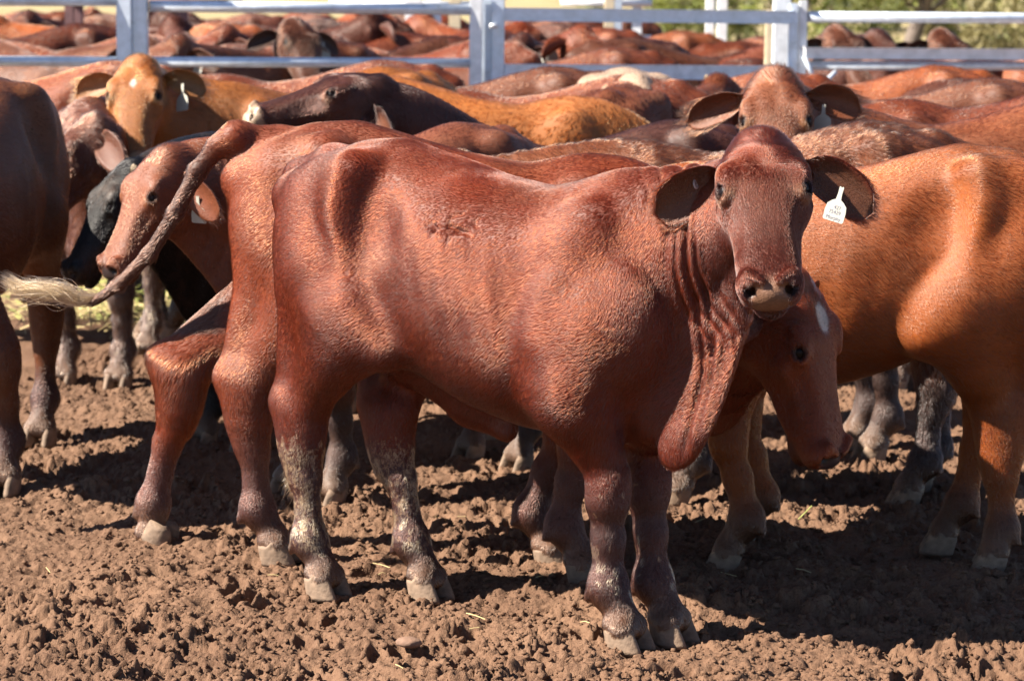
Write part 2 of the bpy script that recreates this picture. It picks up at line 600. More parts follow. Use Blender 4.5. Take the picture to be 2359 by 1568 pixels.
def build_body(pose, h, face_detail=True):
    P = default_pose()
    P.update(pose)
    pts = [P['poll'], (-0.8, -0.34, -0.02), (0.72, 0.34, 1.28)] + list(P['tail'])
    HA = head_axes(P['head_dir'], P['head_up'])
    O = np.asarray(P['poll'], float)
    hs = P['head_scale']
    for t in (-0.1, 0.5):
        for s in (-0.15, 0.15):
            for n in (-0.22, 0.12):
                pts.append(O + HA @ np.array((t, s, n)) * hs)
    for l in P['legs'].values():
        pts.append((l[0] + 0.1, l[1], 0))
        pts.append((l[0] - 0.12, l[1] * 1.3, 0))
    pts = np.array(pts)
    lo, hi = pts.min(0) - 0.06, pts.max(0) + 0.06
    lo[2] = min(lo[2], 0.0)
    B = Body(lo, hi, h)
    fat = P['fat']
    # trunk
    xs = [-0.615, -0.595, -0.55, -0.48, -0.38, -0.25, -0.10, 0.05, 0.20, 0.34, 0.45, 0.54, 0.62, 0.66]
    top = [1.02, 1.075, 1.115, 1.165, 1.20, 1.21, 1.17, 1.128, 1.105, 1.105, 1.11, 1.095, 1.04, 0.98]
    bot = [0.93, 0.86, 0.78, 0.72, 0.69, 0.655, 0.585, 0.53, 0.495, 0.485, 0.495, 0.53, 0.60, 0.70]
    wid = np.array([0.05, 0.085, 0.12, 0.155, 0.18, 0.20, 0.23, 0.25, 0.24, 0.20, 0.175, 0.145, 0.11, 0.07]) * fat
    wid = wid * np.array([1 - P.get('waist', 0.0) * max(0, 1 - abs(x + 0.22) / 0.20) for x in xs])
    bot = [b - P['belly'] * max(0, 1 - abs(x + 0.02) / 0.42) for b, x in zip(bot, xs)]
    top = [t + P['hump'] * max(0, 1 - abs(x - 0.40) / 0.16) for t, x in zip(top, xs)]
    B.add(loft((0, 0, 0), np.eye(3), xs, top, bot, wid, p=2.25, taper=-0.10))
    ry = lambda a: np.array([[math.cos(a), 0, math.sin(a)], [0, 1, 0], [-math.sin(a), 0, math.cos(a)]])
    for sg, hk, fk in ((1, 'hl', 'fl'), (-1, 'hr', 'fr')):
        y = lambda v: v * sg
        # ---- hindquarter
        B.add(ell((-0.425, y(0.105), 0.93), (0.165, 0.105, 0.22), ry(0.10)), 0.05)
        B.add(ell((-0.36, y(0.125), 0.80), (0.165, 0.09, 0.17), ry(-0.5)), 0.04)
        B.add(cone((-0.30, y(0.150), 1.125), (-0.31, y(0.165), 1.03), 0.036, 0.03), 0.08)   # hook bone
        B.add(cone((-0.30, y(0.150), 1.11), (-0.56, y(0.075), 1.06), 0.036, 0.032), 0.08)   # line from hook to pin
        B.add(cone((-0.30, y(0.175), 1.04), (-0.27, y(0.175), 0.80), 0.035, 0.05), 0.06)     # front edge of the thigh
        B.add(ell((-0.575, y(0.075), 1.045), (0.045, 0.04, 0.045)), 0.05)                  # pin bone
        B.add(ell((-0.185, y(0.27), 1.03), (0.06, 0.075, 0.10), ry(-0.2)), 0.09, cut=True)   # hollow of the flank
        ov = P['over'].get(hk, {})
        hx, hy = P['legs'][hk][:2]
        st = V3(ov.get('stifle', (-0.27 + 0.22 * (hx + 0.48), y(0.16), 0.72)))
        hock = V3(ov.get('hock', (-0.53 + 0.80 * (hx + 0.48), y(abs(hy) * 0.98), 0.455)))
        fet = V3(ov.get('fet', (hx - 0.035, hy, 0.135)))
        cor = V3(ov.get('cor', (hx + 0.015, hy, 0.06)))
        back = unit(np.array([-(hock - fet)[2], 0, (hock - fet)[0]]))
        if back[0] > 0:
            back = -back
        B.add(cone((-0.40, y(0.12), 0.86), st, 0.13, 0.105, (0, 1, 0), 0.75), 0.06)
        B.add(cone(st + V3((-0.05, 0, 0.0)), hock + V3((0.01, 0, 0.05)), 0.128, 0.058, (0, 1, 0), 0.72), 0.06)
        tip = hock + V3(back) * 0.066 + V3((0, 0, 0.05))
        B.add(cone(V3((-0.485, y(0.115), 0.78)), tip, 0.085, 0.027, (0, 1, 0), 0.7), 0.05)
        B.add(cone(tip, hock - V3((0, 0, 0.13)) + V3(back) * 0.012, 0.030, 0.036), 0.06)
        B.add(cone(hock + V3((0.005, 0, 0.02)), hock - V3((-0.002, 0, 0.06)), 0.064, 0.054, (0, 1, 0), 0.8), 0.06)
        mid = 0.5 * (hock + fet)
        B.add(cone(hock - V3((0, 0, 0.03)), mid, 0.050, 0.037, (0, 1, 0), 0.80), 0.045)
        B.add(cone(mid, fet, 0.037, 0.039, (0, 1, 0), 0.86), 0.03)
        B.add(ell(fet, (0.046, 0.045, 0.048)), 0.03)
        B.add(cone(fet, cor, 0.037, 0.039), 0.025)
        B.add(cone(cor + V3((-0.012, 0.018, -0.01)), cor + V3((0.012, 0.02, -0.02)), 0.03, 0.034), 0.012)
        B.add(cone(cor + V3((-0.012, -0.018, -0.01)), cor + V3((0.012, -0.02, -0.02)), 0.03, 0.034), 0.012)
        for e in (-1, 1):
            B.add(cone(fet + V3((-0.04, 0.02 * e, -0.022)), fet + V3((-0.046, 0.020 * e, -0.032)), 0.011, 0.009), 0.014)
        # ---- shoulder and foreleg
        ov = P['over'].get(fk, {})
        hx, hy = P['legs'][fk][:2]
        B.add(ell((0.39, y(0.120), 0.90), (0.115, 0.065, 0.19), ry(0.30)), 0.075)
        B.add(cone((0.38, y(0.125), 0.94), (0.47, y(0.155), 0.80), 0.02, 0.04), 0.08)      # spine of the shoulder blade
        B.add(ell((0.345, y(0.175), 0.77), (0.095, 0.062, 0.16), ry(0.30)), 0.022)              # triceps
        B.add(ell((0.455, y(0.145), 0.77), (0.095, 0.07, 0.12)), 0.04)
        B.add(ell((0.535, y(0.125), 0.80), (0.10, 0.07, 0.145), ry(0.15)), 0.065)          # point of the shoulder
        elb = V3(ov.get('elbow', (0.345 + 0.2 * (hx - 0.42), y(0.15), 0.62)))
        knee = V3(ov.get('knee', (0.60 * hx + 0.4 * 0.40 + 0.008, y(abs(hy) * 1.0 + 0.005), 0.375)))
        fet = V3(ov.get('fet', (hx - 0.035, hy, 0.135)))
        cor = V3(ov.get('cor', (hx + 0.012, hy, 0.06)))
        B.add(cone((0.44, y(0.14), 0.76), elb + V3((0.03, 0, 0.0)), 0.12, 0.115, (0, 1, 0), 0.75), 0.05)
        B.add(ell(elb + V3((-0.055, 0, 0.03)), (0.05, 0.04, 0.06)), 0.05)
        B.add(cone(elb + V3((0.03, 0, 0.0)), knee + V3((-0.005, 0, 0.05)), 0.108, 0.055, (0, 1, 0), 0.80), 0.04)
        B.add(ell(knee, (0.056, 0.053, 0.070)), 0.03)
        mid = 0.5 * (knee + fet)
        B.add(cone(knee - V3((0.004, 0, 0.04)), mid, 0.046, 0.037, (0, 1, 0), 0.9), 0.03)
        B.add(cone(mid, fet, 0.037, 0.040, (0, 1, 0), 0.92), 0.03)
        B.add(ell(fet, (0.047, 0.048, 0.050)), 0.03)
        B.add(cone(fet, cor, 0.038, 0.040), 0.025)
        B.add(cone(cor + V3((-0.012, 0.02, -0.01)), cor + V3((0.012, 0.022, -0.02)), 0.03, 0.036), 0.012)
        B.add(cone(cor + V3((-0.012, -0.02, -0.01)), cor + V3((0.012, -0.022, -0.02)), 0.03, 0.036), 0.012)
        for e in (-1, 1):
            B.add(cone(fet + V3((-0.04, 0.022 * e, -0.022)), fet + V3((-0.046, 0.022 * e, -0.032)), 0.011, 0.009), 0.014)
    # brisket, breastbone
    B.add(ell((0.54, 0, 0.58), (0.11, 0.06, 0.11), ry(-0.5)), 0.05)
    B.add(ell((0.46, 0, 0.82), (0.14, 0.13, 0.20)), 0.06)
    if P['sheath']:
        B.add(cone((-0.27, 0, 0.64), (-0.02, 0, 0.535), 0.055, 0.055, (0, 1, 0), 0.8), 0.06)
        B.add(cone((-0.02, 0, 0.535), (0.09, 0, 0.475), 0.055, 0.030, (0, 1, 0), 0.8), 0.05)
    # flank folds in front of the stifle
    for sg in (-1, 1):
        B.add(cone((-0.24, 0.16 * sg, 0.78), (-0.16, 0.18 * sg, 0.68), 0.06, 0.04), 0.08)
    # neck
    t_, s_, n_ = HA[:, 0], HA[:, 1], HA[:, 2]
    end = O + t_ * 0.085 * hs - n_ * 0.085 * hs
    base = np.array((0.40, 0, 0.88))
    bd = np.array(P.get('neck_base_dir', (0.9, 0, 0.35)))
    ed = np.array(P.get('neck_end_dir', unit(end - base)))
    Ln = np.linalg.norm(end - base)
    C = bez([base, base + unit(bd) * Ln * 0.36, end - unit(ed) * Ln * 0.33, end], 12)
    kk = np.linspace(0, 1, 12)
    rv = np.interp(kk, [0, 0.35, 0.7, 1], [0.245, 0.19, 0.145, 0.115])
    rl = np.interp(kk, [0, 0.35, 0.7, 1], [0.155, 0.12, 0.10, 0.09])
    for i in range(11):
        sdv = unit((1 - kk[i]) * np.array((0, 1, 0)) + kk[i] * s_)
        tan = unit(C[i + 1] - C[i])
        sdv = unit(sdv - tan * (sdv @ tan))
        B.add(cone(C[i], C[i + 1], rv[i], rv[i + 1], sdv, rl[i] / rv[i]), 0.045)
    # dewlap
    dw = P['dewlap']
    if dw is None:
        th = O + t_ * 0.17 * hs - n_ * 0.20 * hs
        dw = [tuple(th), tuple(0.62 * th + 0.38 * np.array((0.62, 0, 0.60)) + np.array((0, 0, -0.05))), (0.68, 0, 0.60), (0.61, 0, 0.50)]
    D = np.array(dw, float)
    Df = bez(list(D), 14) if len(D) == 4 else D
    Cn = np.stack([np.interp(np.linspace(0.95, 0.0, len(Df)), kk, C[:, a]) for a in range(3)], 1)
    Cn[:, 2] -= np.linspace(0.06, 0.12, len(Df))
    for fr in (0.32, 0.5, 0.75, 1.0):
        for i in range(len(Df) - 1):
            kk_ = i / (len(Df) - 2)
            r = 0.036 + 0.002 * kk_ + 0.06 * (1 - fr)
            sdv = unit((1 - kk_) * s_ + kk_ * np.array((0, 1, 0)))
            a_, b_ = fr * Df[i] + (1 - fr) * Cn[i], fr * Df[i + 1] + (1 - fr) * Cn[i + 1]
            B.add(cone(a_, b_, r, r, sdv, (0.28 + 0.42 * (1 - fr)) * (0.9 + 0.3 * kk_)), 0.04)
    # head
    ts = np.array([-0.035, -0.012, 0.02, 0.06, 0.11, 0.155, 0.20, 0.245, 0.29, 0.335, 0.38, 0.42, 0.45, 0.47]) * hs
    ht = np.array([-0.03, 0.012, 0.040, 0.060, 0.070, 0.066, 0.056, 0.048, 0.042, 0.038, 0.036, 0.034, 0.020, -0.005]) * hs
    hb = np.array([-0.10, -0.13, -0.155, -0.168, -0.168, -0.16, -0.145, -0.123, -0.105, -0.093, -0.086, -0.080, -0.062, -0.035]) * hs
    hw = np.array([0.042, 0.062, 0.080, 0.094, 0.103, 0.104, 0.096, 0.087, 0.079, 0.072, 0.069, 0.070, 0.060, 0.038]) * hs
    B.add(loft(O, HA, ts, ht, hb, hw, p=2.5, taper=0.16), 0.04)
    Lc = lambda t, s, n: O + HA @ (np.array((t, s, n)) * hs)
    hv = lambda *r: np.array(r) * hs
    B.add(ell(Lc(-0.005, 0, 0.0), hv(0.035, 0.05, 0.035), HA), 0.04)            # poll knob
    info = dict(HA=HA, O=O, hs=hs, eyes=[], P=P, neck=C)
    for sg in (-1, 1):
        B.add(ell(Lc(0.138, 0.084 * sg, 0.042), hv(0.034, 0.022, 0.018), HA), 0.03)      # brow
        B.add(cone(Lc(0.19, 0.088 * sg, -0.012), Lc(0.30, 0.062 * sg, -0.012), 0.020 * hs, 0.012 * hs), 0.025)   # facial crest
        B.add(ell(Lc(0.09, 0.080 * sg, -0.10), hv(0.085, 0.026, 0.06), HA), 0.03)          # jaw muscle
        B.add(ell(Lc(0.30, 0.056 * sg, -0.05), hv(0.07, 0.016, 0.03), HA), 0.03)           # cheek
        if face_detail:
            ex, es, en = 0.170, 0.0890, 0.030
            B.add(ell(Lc(ex, (es - 0.002) * sg, en - 0.002), hv(0.036, 0.024, 0.028), HA), 0.012)     # lids
            od = HA @ unit(np.array((0.10, 0.74 * sg, 0.66)))                              # where the eye looks
            ec = Lc(ex, (es - 0.006) * sg, en - 0.004)
            ax0 = unit(HA @ np.array((1, 0.0, -0.1)) - od * (HA @ np.array((1, 0, -0.1)) @ od))
            ER = np.stack([ax0, od, np.cross(ax0, od)], 1)
            B.add(ell(ec + od * 0.024 * hs, hv(0.0195, 0.014, 0.0110), ER), 0.003, cut=True)
            info['eyes'].append((ec, 0.0225 * hs))
            # upper lid fold and tear furrow
            B.add(ell(Lc(0.128, 0.094 * sg, 0.040), hv(0.030, 0.010, 0.007), HA), 0.010)     # lid fold
            # nostril wing and opening
            B.add(ell(Lc(0.428, 0.050 * sg, 0.002), hv(0.032, 0.022, 0.032), HA), 0.018)
            B.add(cone(Lc(0.440, 0.020 * sg, 0.034), Lc(0.415, 0.050 * sg, 0.036), 0.009 * hs, 0.010 * hs), 0.012)
            a_, b_, c_ = Lc(0.472, 0.028 * sg, 0.006), Lc(0.461, 0.047 * sg, 0.013), Lc(0.440, 0.064 * sg, 0.022)
            B.add(cone(a_, b_, 0.0060 * hs, 0.0110 * hs), 0.004, cut=True)
            B.add(cone(b_, c_, 0.0095 * hs, 0.004 * hs), 0.004, cut=True)
            B.add(cone(b_, Lc(0.425, 0.034 * sg, 0.008), 0.0135 * hs, 0.008 * hs), 0.004, cut=True)
    if face_detail:
        B.add(ell(Lc(0.105, 0, 0.104), hv(0.05, 0.03, 0.03), HA), 0.03, cut=True)      # dip of the whorl
        for sg in (-1, 1):
            B.add(ell(Lc(0.285, 0.098 * sg, 0.020), hv(0.055, 0.026, 0.028), HA), 0.035, cut=True)
            B.add(ell(Lc(0.30, 0.100 * sg, -0.050), hv(0.06, 0.024, 0.024), HA), 0.03, cut=True)
        B.add(ell(Lc(0.456, 0, -0.006), hv(0.020, 0.034, 0.028), HA), 0.015)          # nose pad
        B.add(ell(Lc(0.440, 0, -0.030), hv(0.026, 0.062, 0.020), HA), 0.014)          # upper lip
        B.add(ell(Lc(0.412, 0, -0.076), hv(0.050, 0.044, 0.022), HA), 0.015)          # chin
        for sg in (-1, 1):
            pl = [Lc(0.474, 0, -0.050), Lc(0.456, 0.046 * sg, -0.056), Lc(0.40, 0.072 * sg, -0.062), Lc(0.35, 0.070 * sg, -0.062)]
            for i in range(3):
                B.add(cone(pl[i], pl[i + 1], 0.0085 * hs, 0.007 * hs if i < 2 else 0.002), 0.005, cut=True)
    # tail
    T = P['tail']
    rt = np.interp(np.linspace(0, 1, len(T)), [0, 0.2, 0.6, 1], P.get('tail_r', [0.042, 0.032, 0.021, 0.016]))
    for i in range(len(T) - 1):
        B.add(cone(T[i], T[i + 1], rt[i], rt[i + 1]), 0.02)
    B.add(cone((-0.50, 0, 1.13), T[0], 0.055, rt[0]), 0.05)
    V, Q = B.extract()
    return V, Q, info


def relief(V, Q, info, folds=0.0, seed=0, wool=0.0):
    """skin folds on the neck, faint ribs and muscle unevenness"""
    N = vert_normals(V, Q)
    hl = ((V - info['O']) @ info['HA']) / info['hs']
    head = (hl[:, 0] > -0.02) & (np.abs(hl[:, 1]) < 0.15) & (hl[:, 2] > -0.17) & (hl[:, 2] < 0.14) & (hl[:, 0] < 0.6)
    C = info['neck']
    best, arc = np.full(len(V), 9.0), np.zeros(len(V))
    L = 0.0
    for i in range(len(C) - 1):
        d = C[i + 1] - C[i]
        l2 = d @ d
        t = np.clip(((V - C[i]) @ d) / l2, 0, 1)
        q = np.linalg.norm(V - C[i] - t[:, None] * d, axis=1)
        m = q < best
        best[m] = q[m]
        arc[m] = L + t[m] * math.sqrt(l2)
        L += math.sqrt(l2)
    k = arc / L
    mask = smooth01(k, 0.22, 0.45) * smooth01(k, 1.0, 0.92) * (best < 0.30) * (~head)
    w = fbm(V, 4, 2, seed + 3)
    f = np.sin(2 * math.pi * ((V[:, 0] + 0.35 * V[:, 1] + 0.10 * V[:, 2]) / 0.085 + 1.1 * w))
    disp = folds * mask * np.clip(1.3 * vnoise(V, 5, seed + 8) + 0.35, 0, 1) * (1 - np.abs(f)) ** 1.5 * -1.0
    trunk = smooth01(np.abs(V[:, 0]), 0.62, 0.5) * smooth01(V[:, 2], 0.5, 0.68)
    disp += 0.004 * fbm(V, 6.0, 2, seed) * trunk
    rib = np.sin(2 * math.pi * (V[:, 0] + 0.25 * (V[:, 2] - 0.8)) / 0.066) * smooth01(V[:, 0], -0.12, 0.0) * smooth01(V[:, 0], 0.30, 0.2) * smooth01(np.abs(V[:, 2] - 0.86), 0.2, 0.08)
    disp += info['P'].get('ribs', 0.0012) * rib * (0.5 + 0.5 * w)
    for pl, wd, dp in info['P'].get('creases', []):
        pl = np.array(pl)
        zz = np.clip(V[:, 2], pl[-1, 2], pl[0, 2])
        xc = np.interp(-zz, -pl[:, 2], pl[:, 0])
        yc = np.interp(-zz, -pl[:, 2], pl[:, 1])
        dx = (V[:, 0] - xc) + 0.004 * vnoise(V, 18, 91)
        end = smooth01(V[:, 2], pl[-1, 2] - 0.02, pl[-1, 2] + 0.05) * smooth01(V[:, 2], pl[0, 2] + 0.02, pl[0, 2] - 0.05)
        side = smooth01(np.abs(V[:, 1] - yc), 0.20, 0.12) * (N[:, 1] < 0.2)
        disp += end * side * (~head) * (-dp * np.exp(-(dx / wd) ** 2) + 0.55 * dp * np.exp(-((dx - 1.9 * wd) / wd) ** 2))
    sc = info['P'].get('scar')
    if sc is not None:
        q = np.hypot((V[:, 0] - sc[0]) / 0.075, (V[:, 2] - sc[2]) / 0.05)
        ridge = np.abs(vnoise(V * np.array((1.0, 0.2, 1.4)), 30, 77))
        disp += -0.012 * smooth01(q, 1.1, 0.5) * (V[:, 1] < 0) * smooth01(ridge, 0.28, 0.05)
    if wool:
        disp += wool * fbm(V, 45, 2, seed + 9) * (~head)
    return (V + N * disp[:, None]).astype(np.float32)


def head_local(V, info):
    return ((V - info['O']) @ info['HA']) / info['hs']


def add_ears(V, Q, info, spec, scale=1.0):
    """spec: for the left and right ear (out, up, back, face) in head axes"""
    O, HA, hs = info['O'], info['HA'], info['hs']
    inner = np.zeros(len(V))
    euv = np.zeros((len(V), 2))
    info['ears'] = []
    for sg, sp in zip((1, -1), spec):
        root = O + HA @ (np.array((0.045, 0.090 * sg, -0.045)) * hs)
        axis = HA @ np.array((sp[0], sp[1] * sg, sp[2]))
        face = HA @ np.array((sp[3], sp[4] * sg, sp[5]))
        L, W = sp[6] * hs * scale, sp[7] * hs * scale
        v, q, inn, uv = ear_mesh(root, axis, face, L, W, cup=sp[8] if len(sp) > 8 else 0.75)
        info['ears'].append((root, unit(axis), unit(face), L, W))
        Q = np.concatenate([Q, q + len(V)])
        V = np.concatenate([V, v.astype(np.float32)])
        inner = np.concatenate([inner, inn])
        euv = np.concatenate([euv, uv])
    info['ear_inner'] = inner
    info['ear_uv'] = euv
    info['is_ear'] = np.arange(len(V)) >= len(V) - 2 * (2 * 14 * 11)
    return V, Q


EAR_OUT = (0.15, 1.0, -0.25, 0.35, -0.1, 0.9, 0.175, 0.105, 0.95)


def paint(V, N, info, base, legs=None, face=None, muzzle=(0.30, 0.19, 0.12), ear_in=None, leg_top=0.42, mud=0.0, blaze=None, muzzle_wide=0.0, tail_col=None, mud_front=0.62, belly=None, seed=0, body_var=0.12, pale_eye=None):
    """natural markings of the coat as a linear colour per vertex + a mud mask + bare skin mask"""
    base = np.array(base, float)
    legs = base * 0.45 if legs is None else np.array(legs, float)
    n1 = fbm(V, 2.6, 3, seed)
    n2 = fbm(V, 9.0, 2, seed + 5)
    col = base[None, :] * (1 + body_var * n1[:, None] + 0.06 * n2[:, None])
    if belly is not None:
        m = smooth01(V[:, 2], 0.72, 0.55) * (np.abs(V[:, 0]) < 0.55)
        col = col * (1 - m[:, None]) + np.array(belly) * m[:, None]
    hl = head_local(V, info)
    t, s, n = hl[:, 0], hl[:, 1], hl[:, 2]
    inhead = (t > -0.08) & (t < 0.56) & (np.abs(s) < 0.16) & (n > -0.25) & (n < 0.14) & ~info['is_ear']
    # dark points
    lm = smooth01(V[:, 2] + 0.05 * n1 + 0.02 * n2, leg_top, leg_top - 0.14) * (~inhead)
    # only on legs, not on dewlap or tail
    legxy = np.zeros(len(V), bool)
    for l in info['P']['legs'].values():
        legxy |= (np.abs(V[:, 0] - l[0]) < 0.22) & (np.abs(V[:, 1] - l[1]) < 0.11)
    lm = lm * legxy
    col = col * (1 - lm[:, None]) + legs * lm[:, None]
    if face is not None:
        fm = (smooth01(t, 0.05, 0.25) * inhead)[:, None]
        col = col * (1 - fm) + np.array(face) * fm
    bare = np.zeros(len(V))
    mz = smooth01(t + 0.012 * n2 - 0.25 * np.maximum(np.abs(s) - 0.03, 0), 0.408, 0.446) * smooth01(n, -0.056, -0.046) * smooth01(np.abs(s), 0.056, 0.034) * smooth01(n, 0.040, 0.022) * inhead
    if muzzle_wide:
        mz = np.maximum(mz, smooth01(t + 0.012 * n2, muzzle_wide, muzzle_wide + 0.02) * inhead)
    mzc = np.array(muzzle)[None, :] * (1 + 0.25 * n2[:, None])
    col = col * (1 - mz[:, None]) + mzc * mz[:, None]
    bare = np.maximum(bare, mz)
    nos = inhead & (np.minimum(np.hypot(t - 0.446, np.abs(s) - 0.044), 1) < 0.016) & (n < 0.03) & (n > -0.02)
    nd = np.minimum(np.linalg.norm(hl - np.array((0.448, 0.047, 0.012)), axis=1), np.linalg.norm(hl - np.array((0.448, -0.047, 0.012)), axis=1))
    nm = (smooth01(nd, 0.019, 0.013) * inhead)[:, None]
    col = col * (1 - 0.85 * nm)
    # mouth line and chin are darker skin
    ch = smooth01(t, 0.36, 0.42) * smooth01(n, -0.05, -0.062) * inhead
    col = col * (1 - 0.55 * ch[:, None])
    # eye rims
    de = np.minimum(np.linalg.norm(hl - np.array((0.172, 0.100, 0.040)), axis=1), np.linalg.norm(hl - np.array((0.172, -0.100, 0.040)), axis=1))
    if pale_eye is not None:
        em = (smooth01(de, 0.046, 0.026) * smooth01(t, 0.165, 0.185))[:, None] * inhead[:, None]
        col = col * (1 - em) + np.array(pale_eye) * em
    rim = smooth01(de, 0.024, 0.018)[:, None] * inhead[:, None]
    col = col * (1 - 0.8 * rim)
    if ear_in is not None:
        ei = info['ear_inner'] * info['is_ear']
        w = ei * smooth01(info['ear_uv'][:, 0], 0.0, 0.25) * smooth01(np.abs(info['ear_uv'][:, 1]), 1.0, 0.6)
        col = col * (1 - w[:, None]) + np.array(ear_in) * w[:, None]
    if blaze is not None:
        for (bt, bs, br_t, br_s) in blaze:
            dd = np.hypot((t - bt) / br_t, (s - bs) / br_s) + 0.25 * n2
            w = (smooth01(dd, 1.1, 0.8) * inhead * (n > -0.02))[:, None]
            col = col * (1 - w) + np.array((0.36, 0.32, 0.28)) * w
    if tail_col is not None:
        tm = (smooth01(V[:, 0], -0.60, -0.68) * (V[:, 2] > 0.2) * (~legxy | (V[:, 2] > 0.6)))[:, None]
        col = col * (1 - tm) + np.array(tail_col) * tm
    md = np.zeros(len(V))
    if mud:
        md = mud * np.where(V[:, 0] > 0, mud_front, 1.0) * legxy * smooth01(V[:, 2], 0.50, 0.36) * smooth01(V[:, 2], 0.06, 0.14)
    # dusty feet
    du = smooth01(V[:, 2], 0.14, 0.05) * legxy * 0.5
    col = col * (1 - du[:, None]) + np.array((0.13, 0.078, 0.048)) * du[:, None]
    return np.clip(col, 0.002, 0.9), md, bare


def put_attrs(me, col, md, bare):
    a = me.attributes.new('tint', 'FLOAT_COLOR', 'POINT')
    a.data.foreach_set('color', np.concatenate([col, np.ones((len(col), 1))], 1).astype(np.float32).ravel())
    a = me.attributes.new('mud', 'FLOAT', 'POINT')
    a.data.foreach_set('value', md.astype(np.float32))
    a = me.attributes.new('bare', 'FLOAT', 'POINT')
    a.data.foreach_set('value', bare.astype(np.float32))


def hoof_mesh():
    """two claws, toe towards +x, standing on z = 0"""
    V, Q = [], []
    for sg in (-1, 1):
        levels = [(0.0, 1.0, 0.0), (0.012, 1.0, 0.002), (0.045, 0.88, 0.012), (0.072, 0.74, 0.020), (0.082, 0.60, 0.022)]
        n = 14
        base = len(V)
        for z, k, back in levels:
            for i in range(n):
                a = 2 * math.pi * i / n
                cx, sy = math.cos(a), math.sin(a)
                x = 0.058 * cx * k if cx > 0 else 0.045 * cx * (0.6 + 0.4 * k)
                y = 0.0275 * sy * (0.82 + 0.18 * k) * (1 - 0.35 * max(0, cx) ** 2)
                if sy * sg < 0:
                    y *= 0.72
                x += 0.012 - back * 0.8
                zz = z * (1.0 if cx > 0 else 0.78)
                V.append((x, y + sg * (0.0285 + 0.004 * max(0, cx)), zz))
        for l in range(len(levels) - 1):
            for i in range(n):
                a, b = base + l * n + i, base + l * n + (i + 1) % n
                Q.append((a, b, b + n, a + n))
        for l, flip in ((0, True), (len(levels) - 1, False)):
            V.append((0.0, sg * 0.0285, levels[l][0]))
            c = len(V) - 1
            for i in range(n):
                a, b = base + l * n + i, base + l * n + (i + 1) % n
                Q.append((b, a, c, c) if flip else (a, b, c, c))
    me = bpy.data.meshes.new('hoof')
    me.from_pydata(V, [], [tuple(dict.fromkeys(f)) for f in Q])
    me.polygons.foreach_set('use_smooth', np.ones(len(me.polygons), bool))
    me.materials.append(MAT['hoof_horn'])
    me.update()
    return me


def eye_mesh():
    bm = bmesh.new()
    bmesh.ops.create_uvsphere(bm, u_segments=16, v_segments=10, radius=1.0)
    for f in bm.faces:
        f.smooth = True
    me = bpy.data.meshes.new('eye')
    bm.to_mesh(me)
    bm.free()
    me.materials.append(MAT['eye_ball'])
    return me


HOOF = hoof_mesh()
EYE = eye_mesh()
COATS = {}


def assemble(name, V, Q, info, paintkw, mat=None):
    """a mesh block for the body, plus everything needed to dress it"""
    N = vert_normals(V, Q)
    col, md, bare = paint(V, N, info, **paintkw)
    me = mesh_np(name, V, Q, mat or MAT['coat'])
    put_attrs(me, col, md, bare)
    return dict(mesh=me, V=V, Q=Q, N=N, col=col, bare=bare, info=info, md=md)


def make_steer(asm, loc, heading, scale=1.0, eyes=True, hooves=True, name='steer', color=(1, 1, 1)):
    """heading: angle of the body's forward axis in the ground plane"""
    root = link(name, None, loc=loc, rot=(0, 0, heading))
    root.scale = (scale,) * 3
    root.empty_display_size = 0.2
    bo = link('body', asm['mesh'], root)
    bo.color = (*color, 1)
    info = asm['info']
    if eyes:
        for c, r in info['eyes']:
            e = link('eye', EYE, root, loc=c)
            e.scale = (r, r, r)
    if hooves:
        for k, l in info['P']['legs'].items():
            ov = info['P']['over'].get(k, {})
            p = ov.get('hoof', (l[0] + 0.02, l[1], -0.016))
            hh = link('hoof', HOOF, root, loc=p, rot=ov.get('hoof_rot', (0, 0, l[2] if len(l) > 2 else 0)))
            hh.scale = (0.98, 1.0, 0.84)
    return root


def hair_material():
    m = bpy.data.materials.new('coat_hair')
    m.use_nodes = True
    nt = m.node_tree
    nt.nodes.remove(nt.nodes['Principled BSDF'])
    a = nt.nodes.new('ShaderNodeAttribute')
    a.attribute_name = 'tint'
    hb = nt.nodes.new('ShaderNodeBsdfHairPrincipled')
    hb.model = 'CHIANG'
    hb.parametrization = 'COLOR'
    inf = nt.nodes.new('ShaderNodeObjectInfo')
    nt.links.new(mix_col(nt, 1.0, a.outputs['Color'], inf.outputs['Color'], 'MULTIPLY'), hb.inputs['Color'])
    hb.inputs['Roughness'].default_value = 0.24
    hb.inputs['IOR'].default_value = 1.47
    hb.inputs['Radial Roughness'].default_value = 0.55
    hb.inputs['Coat'].default_value = 0.0
    hb.inputs['Random Roughness'].default_value = 0.3
    nt.links.new(hb.outputs[0], nt.nodes['Material Output'].inputs['Surface'])
    return m


MAT['hair'] = hair_material()
scene.render.hair_type = 'STRIP'
scene.render.hair_subdiv = 1


def curves_obj(name, P, rad, col, parent, mat=None):
    """P (n,k,3) points, rad (k,), col (n,3)"""
    n, k = P.shape[:2]
    cv = bpy.data.hair_curves.new(name)
    cv.add_curves([k] * n)
    cv.attributes['position'].data.foreach_set('vector', P.astype(np.float32).ravel())
    r = cv.attributes.get('radius') or cv.attributes.new('radius', 'FLOAT', 'POINT')
    r.data.foreach_set('value', np.tile(np.asarray(rad, np.float32), n))
    c = cv.attributes.new('tint', 'FLOAT_COLOR', 'CURVE')
    c.data.foreach_set('color', np.concatenate([col, np.ones((n, 1))], 1).astype(np.float32).ravel())
    cv.materials.append(mat or MAT['hair'])
    return link(name, cv, parent)


